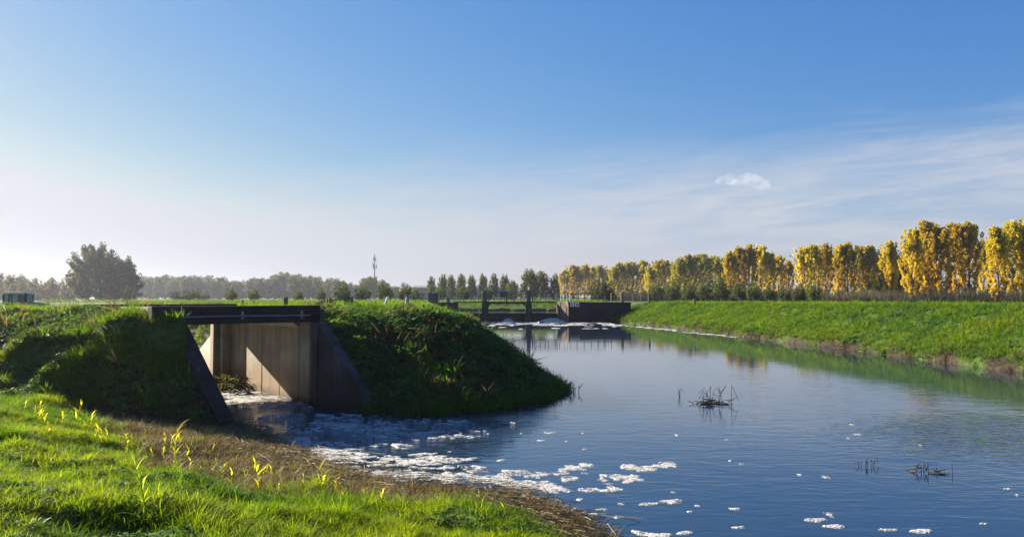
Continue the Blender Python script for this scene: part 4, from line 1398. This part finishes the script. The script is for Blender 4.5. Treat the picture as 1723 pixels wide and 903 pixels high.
deck_clear = lambda x, y: ~inside(x, y, [tuple(cv(-1.0, -4.0).xy), tuple(cv(-1.0, 0.3).xy), tuple(cv(6.1, 0.3).xy), tuple(cv(6.1, -4.0).xy)])
bank_cover('spit', (-11, 3, 19.5, 36), 66, lambda x, y, h: inside(x, y, LAND_C) & (x > -5.6 - (y - 22.6) * 0.86) & deck_clear(x, y), 0.55, 1.15, 'covering the spit between culvert and river', 0.0, 0.55)
bank_cover('pond_bank', (-27, -9.5, 29, 47), 26, lambda x, y, h: ~inside(x, y, POND) & (h > 0.1), 0.45, 0.8, 'on the sunlit bank behind the culvert', 0.35, 0.15)
bank_cover('left_field', (-45, -9, 26, 46), 14, lambda x, y, h: (x < -6.2 - (y - 18.4) * 0.86) & deck_clear(x, y) & ~inside(x, y, POND) & (y < 38) & (np.abs(y - (36.0 + 0.25 * (x + 20))) > 1.2), 0.35, 0.7, 'on the flat top of the left bank', 0.2, 0.3)
bank_cover('left_bank', (-22, -6, 17.5, 26.5), 62, lambda x, y, h: (x < -6.2 - (y - 18.4) * 0.86) & (y > 18.2) & deck_clear(x, y) & ~inside(x, y, POND), 0.5, 1.05, 'on the shaded bank left of the culvert', 0.0, 0.5)
bank_cover('plateau', (-45, 0, 36, 100), 6, lambda x, y, h: (h > 1.2) & inside(x, y, LAND_C), 0.7, 1.2, 'on the flat land behind the spit', 0.15, 0.35)
bank_cover('dike', (11, 46, 26, 101), 26, lambda x, y, h: (x > 11) & (mud_mask(x, y) < 0.9) & inside(x, y, LAND_D) & (seg_dist(x, y, SHORE_D) < 10.5), 0.5, 1.1, 'on the sunlit dike along the right of the river', 0.12, 0.30)
bank_cover('far_dike', (-75, 14, 117, 131), 2.4, lambda x, y, h: (h > 1.1) & inside(x, y, LAND_D), 0.9, 1.5, 'on the dike beyond the sluice', 0.3, 0.3)

x, y = sample(-22, 3, 18.5, 30, 7)
h = ground_h(x, y)
keep = (h > 0.1) & (seg_dist(x, y, CHANNEL + [CHANNEL[0]]) > 0.5) & ((x < -6.2 - (y - 18.4) * 0.86) | (x > -5.6 - (y - 22.6) * 0.86)) & deck_clear(x, y) & (fbm(x * 0.8, y * 0.8, 141, 3) > 0.46)
x, y, h = x[keep], y[keep], h[keep]
scatter('dead_stems', np.stack([x, y, h + 0.05], -1), np.clip(rng.normal(0.6, 0.25, len(x)), 0, 1), rng.uniform(2.2, 4.5, len(x)), SB, 'dead straw stems tangled in the shaded banks', 'dead stems', 0.5)
x, y = sample(-4, 2.6, 19.8, 30, 130)
d = seg_dist(x, y, SHORE_C)
keep = (d < 0.22) & (y < 30)
x, y = x[keep], y[keep]
scatter('fringe_grass', np.stack([x, y, np.maximum(ground_h(x, y), -0.03)], -1), np.clip(rng.normal(0.25, 0.2, len(x)), 0, 1), rng.uniform(0.35, 1.35, len(x)), BG, 'ragged grass hanging into the water round the spit', 'grass', 0.5)

# dry litter at the foot of the right dike
x, y = sample(10, 24, 26, 99, 30)
d = seg_dist(x, y, SHORE_D)
keep = inside(x, y, LAND_D) & (d < 1.1) & (rng.random(len(x)) < 1.2 - d) & (fbm(x * 0.6, y * 0.6, 15, 3) > 0.36 + 0.002 * (y - 30))
x, y = x[keep], y[keep]
scatter('dike_litter', np.stack([x, y, np.maximum(ground_h(x, y), 0.0)], -1), np.clip(rng.normal(0.04, 0.14, len(x)), 0, 1), rng.uniform(1.2, 3.2, len(x)), SB, 'brown dead stems and mud along the foot of the right dike', 'dead reeds', 0.5)

# reeds under the poplars
x, y = sample(30, 140, 105, 260, 1.1)
yl = 150 + (x - 60) * -0.15
near_line = np.abs(y - (258 - 1.15 * x)) < 14
keep = near_line & (y > 120)
x, y = x[keep], y[keep]
scatter('reed_bed', np.stack([x, y, ground_h(x, y) - 0.1], -1), np.clip(fbm(x * 0.12, y * 0.12, 17, 3) * 1.2 - 0.15 + rng.normal(0, 0.12, len(x)), 0, 1), rng.uniform(0.8, 1.6, len(x)), RD, 'brown and dark reeds standing under the golden poplars', 'reeds', 0.08)

# ------------------------------------------------------------------ foam on the water
def foam_field(xx, yy, items):
    f = np.full(xx.shape, -1.0)
    for px_, py_, rx, ry, amp in items:
        cx, cy = on_plane(px_, py_)
        wx = rx * cy / F_PX; wy = ry * cy * cy / (F_PX * CAM_Z)
        e = amp * (1 - ((xx - cx) / wx) ** 2 - ((yy - cy) / wy) ** 2)
        f = np.maximum(f, e)
    return f


FOAM = [  # px, py, rx, ry, strength
    # boil inside the culvert
    (420, 672, 60, 10, .8), (470, 680, 55, 6, .8), (440, 686, 50, 4, .38), (505, 685, 20, 3, .45), (400, 660, 40, 10, .4), (395, 645, 30, 10, .3), (380, 690, 30, 7, .3),
    # ridge of the wave
    (480, 697, 30, 4, .6), (450, 702, 40, 2.2, .3), (560, 700, 50, 1.6, .25),
    # white shelf below the left wing wall
    (400, 733, 60, 9, 1.2), (455, 742, 80, 10, 1.3), (520, 748, 60, 10, 1.2), (560, 760, 60, 11, 1.2), (585, 770, 40, 10, 1.1), (350, 728, 40, 6, .9), (600, 775, 30, 6, .7),
    # streaks across the dark water
    (600, 716, 150, 12, .22), (690, 730, 110, 7, .58), (640, 722, 70, 3, .6), (760, 733, 60, 3, .6), (560, 701, 110, 5, .14), (720, 711, 90, 5, .16), (740, 727, 50, 3, .6), (800, 723, 18, 4, .75),
    (635, 749, 14, 3.5, .7), (672, 751, 18, 3.5, .7), (690, 741, 16, 3, .6), (585, 752, 16, 2.5, .5), (655, 741, 10, 2, .4),
    (665, 772, 40, 6, .75), (720, 768, 50, 6, .8), (700, 778, 60, 5, .8), (760, 772, 40, 4, .55), (640, 784, 50, 5, .7), (690, 788, 40, 5, .8), (750, 786, 30, 4, .7), (640, 778, 30, 5, .6),
    # thick band on the shore
    (640, 797, 50, 8, 1.2), (700, 800, 60, 9, 1.4), (770, 803, 60, 9, 1.4), (830, 805, 60, 9, 1.3), (890, 813, 50, 8, 1.2), (925, 822, 30, 8, 1.0), (610, 795, 30, 8, 1.0),
    # islands
    (853, 777, 16, 5, .9), (795, 789, 24, 6, .9), (835, 786, 22, 3, .7), (868, 797, 34, 7, 1.1), (900, 799, 30, 4, .7), (940, 797, 22, 4, .7), (955, 783, 12, 2.5, .6), (975, 785, 22, 6, .9), (950, 788, 18, 3, .6), (960, 807, 18, 6, .9),
    (1000, 795, 40, 4, .7), (1040, 802, 40, 10, 1.1), (1080, 786, 34, 6, .9), (1115, 780, 18, 6, 1.0), (1010, 816, 18, 4, .8), (1024, 824, 20, 5, .8), (980, 825, 22, 5, 1.0), (1048, 813, 10, 2.5, .6), (915, 806, 20, 4, .5),
    (1050, 847, 12, 3, .8), (1090, 847, 26, 2.5, .8), (1137, 844, 28, 3, .9), (1172, 853, 11, 2.5, .8), (1167, 862, 6, 2, .7), (1015, 857, 24, 2.5, .8), (988, 860, 8, 3, .8), (1006, 866, 16, 3, .8), (1045, 872, 18, 3, .8), (975, 841, 6, 2, .7), (967, 855, 8, 3, .6),
    (1085, 886, 26, 3.5, .8), (1070, 896, 16, 4, .8), (1100, 898, 18, 5, .9), (1155, 896, 24, 3.5, .8), (1260, 887, 14, 2, .7), (1370, 873, 18, 3.5, .9), (1397, 886, 17, 4, 1.0), (1493, 892, 20, 2.5, .7), (1548, 894, 26, 3, .9), (1655, 882, 8, 2, .7), (1683, 820, 18, 2.5, .6), (1645, 855, 7, 2, .6), (1235, 855, 8, 2, .6), (1345, 797, 7, 2, .6), (1390, 796, 5, 1.6, .6), (1398, 805, 8, 2, .6),
    (930, 728, 14, 1.6, .5), (985, 755, 6, 1.6, .6), (1040, 748, 8, 1.2, .4), (905, 742, 10, 1.5, .4), (1080, 770, 5, 1.5, .5), (1137, 827, 6, 2, .5),
]
fr = np.random.default_rng(99)
for i in range(420):                                        # specks of froth drifting on the river
    px_ = fr.uniform(560, 1723); py_ = 700 + 200 * fr.random() ** 0.8
    if px_ > 900 and fr.random() < 0.45:
        continue
    s = fr.uniform(0.4, 1.0)
    FOAM.append((px_, py_, 1.5 + 6 * s * fr.random() ** 2, 0.4 + 0.7 * s, 0.75))


def foam_mesh(name, x0, x1, y0, y1, step, items, label, thick=0.012, rag=1.1, big=0.6, fine=3.4):
    xs = np.arange(x0, x1, step); ys = np.arange(y0, y1, step)
    xx, yy = np.meshgrid(xs, ys)
    f = foam_field(xx + (fbm(xx * 2.1, yy * 2.1, 71, 3) - 0.5) * 0.35 * (step < 0.1), yy + (fbm(xx * 2.1, yy * 2.1, 73, 3) - 0.5) * 0.35 * (step < 0.1), items)
    wxx, wyy = xx + (fbm(xx * 1.3, yy * 1.3, 61, 3) - 0.5) * 0.9, yy + (fbm(xx * 1.3, yy * 1.3, 67, 3) - 0.5) * 0.9
    ca, sa = math.cos(0.45), math.sin(0.45)                  # streaks follow the outflow
    su, sv = wxx * ca - wyy * sa, wxx * sa + wyy * ca
    n = (fbm(su * fine * 0.6, sv * fine * 2.4, 7, 4) - 0.5) * rag * 1.3 + (fbm(su * 0.6, sv * 2.0, 9, 3) - 0.5) * big
    n = n + (fbm(xx * fine * 3, yy * fine * 3.5, 19, 3) - 0.5) * rag * 0.7
    hole = smooth(fbm(su * fine * 1.2, sv * fine * 1.9, 29, 3), 0.52, 0.66) * 0.9
    g = np.where(f > -0.95, np.minimum(f, 0.75) + n - 0.10 - hole * (f < 0.9), -1)
    ok = g > 0
    okc = ok[:-1, :-1] & ok[1:, :-1] & ok[:-1, 1:] & ok[1:, 1:]
    # one cell of rim that dips below the water closes the edge
    pad = okc.copy()
    pad[1:, :] |= okc[:-1, :]; pad[:-1, :] |= okc[1:, :]; pad[:, 1:] |= okc[:, :-1]; pad[:, :-1] |= okc[:, 1:]
    bub = (fbm(xx * 14, yy * 14, 33, 3) - 0.4)
    z = np.where(ok, 0.006 + thick * np.sqrt(np.clip(g, 0, 1)) * (0.55 + 0.9 * bub), -0.012)
    # reject cells buried in the land
    land = ground_h(xx, yy, False) > z + 0.02
    pad &= ~(land[:-1, :-1] & land[1:, 1:])
    id_ = np.arange(xx.size).reshape(xx.shape)
    F = np.stack([id_[:-1, :-1], id_[:-1, 1:], id_[1:, 1:], id_[1:, :-1]], -1)[pad]
    used, inv = np.unique(F, return_inverse=True)
    V = np.stack([xx, yy, z], -1).reshape(-1, 3)[used]
    o = link(name, mesh_np(name, V, inv.reshape(-1, 4), [M['foam']], True))
    return tag(o, label, 'foam', None, 'stuff')


foam_mesh('foam', -13.5, 10.5, 9.2, 32, 0.036, FOAM, 'white foam patches drifting on the near river and out of the culvert')
WF = []
for i in range(70):
    px_ = 805 + 235 * fr.random(); py_ = 541.5 + 12 * fr.random() ** 1.6
    WF.append((px_, py_, fr.uniform(3, 16), fr.uniform(0.35, 0.9), fr.uniform(.3, .6)))
for i in range(60):                                          # scum line along the right shore
    f = fr.random() ** 1.3
    px_ = 1020 + 230 * f; py_ = np.interp(px_, [1020, 1100, 1200, 1250], [543, 551, 562, 568]) + fr.uniform(0, 2.0)
    WF.append((px_, py_, fr.uniform(3, 10), fr.uniform(0.25, 0.45), .4))
WF += [(915, 542.5, 40, 1.2, .7), (860, 542, 40, 1.0, .6), (985, 543, 40, .6, .5), (860, 546, 30, .6, .45), (940, 547, 50, .6, .45)]
foam_mesh('weir_foam', -6, 19, 60, 99.6, 0.13, WF, 'streaks of foam below the sluice', 0.05, 0.5, 0.3, 1.6)


def boil(px_, wpx, hgt, y, label):
    """standing wave: a lumpy white mound"""
    cx = at_depth(px_, y); rx = wpx * y / F_PX / 2
    u = np.linspace(-1, 1, 44); v = np.linspace(-1, 1, 26)
    uu, vv = np.meshgrid(u, v)
    prof = np.clip(1 - uu ** 2, 0, 1) ** 1.2 * np.clip(1 - vv ** 2, 0, 1)
    X = cx + uu * rx; Y = y + vv * 1.3
    Z = -0.03 + hgt * prof * (0.75 + 0.6 * fbm(X * 2.2, Y * 2.2, 3, 4))
    id_ = np.arange(uu.size).reshape(uu.shape)
    F = np.stack([id_[:-1, :-1], id_[:-1, 1:], id_[1:, 1:], id_[1:, :-1]], -1).reshape(-1, 4)
    o = link('foam_boil', mesh_np('foam_boil', np.stack([X, Y, Z], -1), F, [M['foam']], True))
    return tag(o, label, 'foam', None, 'stuff')


boil(855, 24, 0.50, 97.6, 'white boil of water below the middle bay')
boil(928, 50, 0.52, 97.4, 'broad white boil of water below the right bay')

# ------------------------------------------------------------------ debris, reeds and stems
def leaf_strip(mb, base, direction, length, width, up, droop=0.8, seg=6):
    d = Vector((math.cos(direction), math.sin(direction), 0)); sd = Vector((-d.y, d.x, 0))
    p = Vector(base); b = len(mb.v); a = up
    for s in range(seg + 1):
        f = s / seg
        w = width * math.sin(math.pi * min(1, 0.18 + 0.82 * f)) if s < seg else 0.001
        mb.v.append(tuple(p - sd * w / 2)); mb.v.append(tuple(p + sd * w / 2 ))
        p = p + (d * math.sin(a) + Vector((0, 0, 1)) * math.cos(a)) * length / seg
        a += droop / seg
    for s in range(seg):
        o = b + 2 * s
        mb.f.append((o, o + 1, o + 3, o + 2))


ER = np.random.default_rng(5)
EDGE = [(40 + 600 * f + ER.normal(0, 12), 700 + 150 * f + ER.normal(0, 9), ER.uniform(16, 30), int(ER.integers(2, 5)), 'yellow') for f in ER.random(34)]
REEDS = EDGE + [  # base px, base py, height in px, leaves, colour, words
    (128, 712, 42, 5, 'yellow'), (104, 716, 30, 4, 'yellow'), (152, 726, 34, 4, 'yellow'), (66, 700, 30, 3, 'yellow'), (40, 696, 24, 3, 'yellow'), (83, 735, 22, 3, 'yellow'),
    (292, 790, 84, 7, 'yellow'), (318, 798, 34, 3, 'yellow'), (236, 776, 36, 3, 'yellow'), (215, 765, 30, 3, 'yellow'), (160, 740, 30, 3, 'yellow'), (178, 745, 26, 3, 'yellow'),
    (245, 880, 128, 13, 'lime'), (302, 820, 80, 9, 'lime'), (375, 818, 44, 4, 'lime'), (390, 822, 40, 4, 'yellow'), (435, 826, 46, 5, 'yellow'), (412, 806, 24, 3, 'yellow'), (546, 824, 50, 5, 'yellow'),
    (470, 832, 30, 4, 'lime'), (614, 844, 26, 3, 'yellow'), (622, 846, 24, 3, 'yellow'), (642, 845, 30, 3, 'yellow'), (842, 872, 30, 3, 'yellow'), (358, 800, 24, 3, 'yellow'), (256, 772, 26, 3, 'yellow'), (200, 752, 24, 3, 'yellow'), (340, 806, 28, 3, 'lime'),
]
for px_, py_, hp, nl, mat in REEDS:
    x, y, z = on_ground(px_, py_, 4)
    H = max(0.16, hp * y / F_PX)
    big = hp > 70
    if big:
        lab = {292: 'tall yellow reed with two broad bright leaves near the water edge', 245: 'tallest green reed stem arching over the lawn in front', 302: 'green leafy reed just right of the tall yellow reed'}[px_]
        t_ = thing('reed_plant', lab, 'reed', (x, y, z))
    else:
        t_ = thing('reed_plant', ('short yellow' if mat == 'yellow' else 'short green') + ' reed sprout on the edge between lawn and stubble', 'reed', (x, y, z), 0, 'short yellow reed sprouts' if mat == 'yellow' else 'short green reed sprouts')
    lean = rng.normal(0, 0.10)
    if px_ == 245:
        lean = -0.18
    stem_pts = [(x + lean * H * f * f, y, z - 0.03 + H * 0.86 * f) for f in (0, 0.3, 0.6, 1.0)]
    MB().tube(stem_pts, [0.006 + 0.003 * big, 0.006, 0.004, 0.002], 5).build('stem', M[mat], t_)
    for i in range(nl):
        f = 0.2 + 0.8 * (i + 0.5) / nl
        b = (x + lean * H * f * f, y, z - 0.03 + H * 0.86 * f)
        dr = rng.choice([0, math.pi]) + rng.normal(0, 0.7)
        L = H * (rng.uniform(0.30, 0.42) if big else rng.uniform(0.35, 0.55))
        mb = MB(); leaf_strip(mb, b, dr, L, (max(0.02, 0.075 * L) if big else max(0.022, 0.15 * L * rng.uniform(0.8, 1.3))), rng.uniform(0.15, 0.7), rng.uniform(0.5, 1.6))
        mb.build('leaf', M[mat], t_)

# rank sedge clump at the foot of the spit and yellow-green weeds near the left wing wall
x0, y0 = on_plane(640, 682)
sd_ = thing('sedge_clump', 'clump of long arching sedge leaves at the foot of the spit beside the wing wall', 'sedge', (x0 + 0.2, y0 + 0.25, 0.1))
for i in range(34):
    mb = MB(); leaf_strip(mb, (x0 + 0.2 + rng.normal(0, 0.22), y0 + 0.25 + rng.normal(0, 0.1), 0.05), rng.uniform(0, 6.28), rng.uniform(0.5, 1.0), 0.022, abs(rng.normal(0.3, 0.2)), rng.uniform(0.8, 2.0), 7)
    mb.build('leaf', M['lime'], sd_)


def sticks(mb, n, cx, cy, cz, rx, ry, rz, L, rad, flat=0.3, r=rng):
    for i in range(n):
        p = Vector((cx + r.normal(0, rx), cy + r.normal(0, ry), cz + abs(r.normal(0, rz))))
        d = Vector((r.normal(0, 1), r.normal(0, 1), r.normal(0, flat))).normalized() * L * r.uniform(0.4, 1.2)
        mid = p + d * 0.5 + Vector((r.normal(0, .06), r.normal(0, .06), r.normal(0, .05))) * L
        mb.tube([p, mid, p + d], [rad, rad * 0.8, rad * 0.4], 4, False)


# drift heap caught against the culvert wall
hx, hy = on_plane(398, 655)
heap = thing('debris_heap', 'dark heap of branches and weed caught against the culvert wall', 'debris', (hx, hy, 0))
mb = MB(); sticks(mb, 150, hx - 0.25, hy + 0.6, 0.05, 0.55, 0.8, 0.22, 0.55, 0.012, 0.5); mb.build('twigs', M['twig'], heap)
mb = MB(); sticks(mb, 14, hx + 0.35, hy - 0.3, 0.05, 0.25, 0.4, 0.12, 0.9, 0.02, 0.6); mb.build('branches', M['twig'], heap)
mass = []
for i in range(420):
    mass.append([hx - 0.3 + rng.normal(0, 0.5), hy + 0.7 + rng.normal(0, 0.75), abs(rng.normal(0.05, 0.2))])
V, F, C = leaf_quads(np.array(mass), 0.09, rng, np.tile(np.array([[0.05, 0.045, 0.022]]), (420, 1)) * rng.uniform(0.5, 1.8, (420, 1)))
V = V - np.array([hx, hy, 0])
wo_ = link('drift_weed', mesh_np('drift_weed', V, F, [M['leaf']], False, C), heap)
wo_['greenness'] = 0.15

# weedy fringe under the toe of the left wing wall
tx0, ty0 = WL[0]
fringe = thing('drift_weed_pile', 'dark tangle of weed at the foot of the left wing wall', 'debris', (tx0 + 0.2, ty0 - 0.1, 0))
mb = MB(); sticks(mb, 160, tx0 + 0.15, ty0 - 0.15, -0.02, 0.35, 0.22, 0.09, 0.4, 0.008, 0.35); mb.build('stems', M['twig'], fringe)

# dead stems strewn on the near shore
mb = MB()
for i in range(1500):
    f = rng.random()
    q = f * (len(SHORE_A) - 6)
    i0 = int(q); a = SHORE_A[i0]; b = SHORE_A[i0 + 1]; g = q - i0
    x = a[0] + (b[0] - a[0]) * g - 0.35 + rng.normal(0, 0.33); y = a[1] + (b[1] - a[1]) * g - 0.15 + rng.normal(0, 0.45)
    z = max(gz(x, y), 0.0) + abs(rng.normal(0, 0.03))
    an = rng.normal(-0.35, 0.55); L = rng.uniform(0.15, 0.75)
    d = Vector((math.cos(an), math.sin(an), rng.normal(0, 0.10))) * L
    p = Vector((x, y, z + 0.01))
    mb.tube([p - d * 0.5, p + Vector((0, 0, 0.012)), p + d * 0.5], 0.0025 + 0.003 * rng.random(), 4, False)
tag(mb.build('reed_litter', M['dry']), 'straw-coloured dead reed stems strewn along the near shore', 'dead reeds', None, 'stuff')


def stem_clump(px_, py_, n, hp, spread, label, heap_n=0):
    x, y = on_plane(px_, py_)
    t_ = thing('dead_stem_clump', label, 'plant', (x, y, 0))
    for i in range(n):
        H = hp * y / F_PX * rng.uniform(0.45, 1.0)
        bx_ = x + rng.normal(0, spread); by_ = y + rng.normal(0, spread * 0.6); l = rng.normal(0, 0.35)
        pts = [(bx_, by_, -0.1), (bx_ + l * H * 0.5, by_, H * 0.7), (bx_ + l * H, by_, H)]
        if rng.random() < 0.6:
            pts.append((bx_ + l * H + rng.choice([-1, 1]) * H * 0.35, by_ + 0.05, H * rng.uniform(0.2, 0.6)))
        MB().tube(pts, 0.007, 5).build('stem', M['twig'], t_)
    if heap_n:
        mb = MB(); sticks(mb, heap_n, x, y, 0.0, spread * 0.9, spread * 0.4, 0.05, 0.3, 0.012, 0.3); mb.build('raft', M['twig'], t_)


stem_clump(1197, 679, 11, 33, 0.22, 'largest clump of dark bent stems standing in the middle of the river', 60)
stem_clump(1143, 668, 3, 22, 0.04, 'single bent stem left of the largest stem clump')
stem_clump(1450, 785, 4, 14, 0.12, 'few thin stems poking up below the rippled water')
stem_clump(1472, 785, 3, 20, 0.08, 'pair of taller thin stems right of the few thin ones')
stem_clump(1556, 795, 6, 16, 0.14, 'low bent twig cluster at the near edge of the rippled water', 10)
stem_clump(965, 660, 9, 20, 0.12, 'thin stems in the water off the tip of the spit')

# ------------------------------------------------------------------ cloud
CY = 2600.0
ccx = at_depth(1252, CY); ccz = CAM_Z + (HORIZON - 304) * CY / F_PX
cv_, cf_ = [], []
mbc = MB()
for ox, oz, rx, rz in ((-66, 2, 26, 16), (-44, 6, 28, 20), (-18, 0, 30, 15), (10, 6, 34, 22), (34, 2, 36, 22), (60, -10, 34, 20), (76, -18, 18, 10)):
    n, mseg = 20, 12
    vs = []
    for i in range(mseg + 1):
        th = math.pi * i / mseg
        for j in range(n):
            ph = 2 * math.pi * j / n
            q = 1 + 0.22 * (float(vnoise(np.array([ox + j * 0.9 % n]), np.array([i * 0.9 + oz]), 4)[0]) - 0.5)
            vs.append((ccx + ox + rx * q * math.sin(th) * math.cos(ph), CY + rx * q * math.sin(th) * math.sin(ph), ccz + oz + rz * q * math.cos(th)))
    fs = [(i * n + j, i * n + (j + 1) % n, (i + 1) * n + (j + 1) % n, (i + 1) * n + j) for i in range(mseg) for j in range(n)]
    mbc.add(vs, fs)
mcl, t = new_mat('cloud')
pc = t.n('ShaderNodeNewGeometry').outputs['Position']
dn = t.math('MULTIPLY', t.ramp(t.noise(pc, 0.034, 6.0, 0.62), 0.38, 0.80), 0.009)
pv = t.n('ShaderNodeVolumePrincipled', {'Color': c4((0.80, 0.82, 0.86)), 'Density': dn, 'Anisotropy': 0.2})
mo = t.n('ShaderNodeOutputMaterial')
t.t.links.new(pv.outputs[0], mo.inputs['Volume'])
cl = mbc.build('cloud', mcl)
md = cl.modifiers.new('merge', 'REMESH'); md.mode = 'VOXEL'; md.voxel_size = 5.0
tag(cl, 'single small puffy white cloud above the golden poplars', 'cloud')

# ------------------------------------------------------------------ haze
mh, t = new_mat('haze')
pv = t.n('ShaderNodeVolumePrincipled', {'Color': c4((0.34, 0.365, 0.42)), 'Density': 0.00032, 'Anisotropy': 0.6})
mo = t.n('ShaderNodeOutputMaterial')
t.t.links.new(pv.outputs[0], mo.inputs['Volume'])
hz = MB().box(-1750, 1750, -150, 1950, -2.2, 40).build('haze', mh)
tag(hz, 'thin pale morning haze over the fields', 'haze', None, 'stuff')
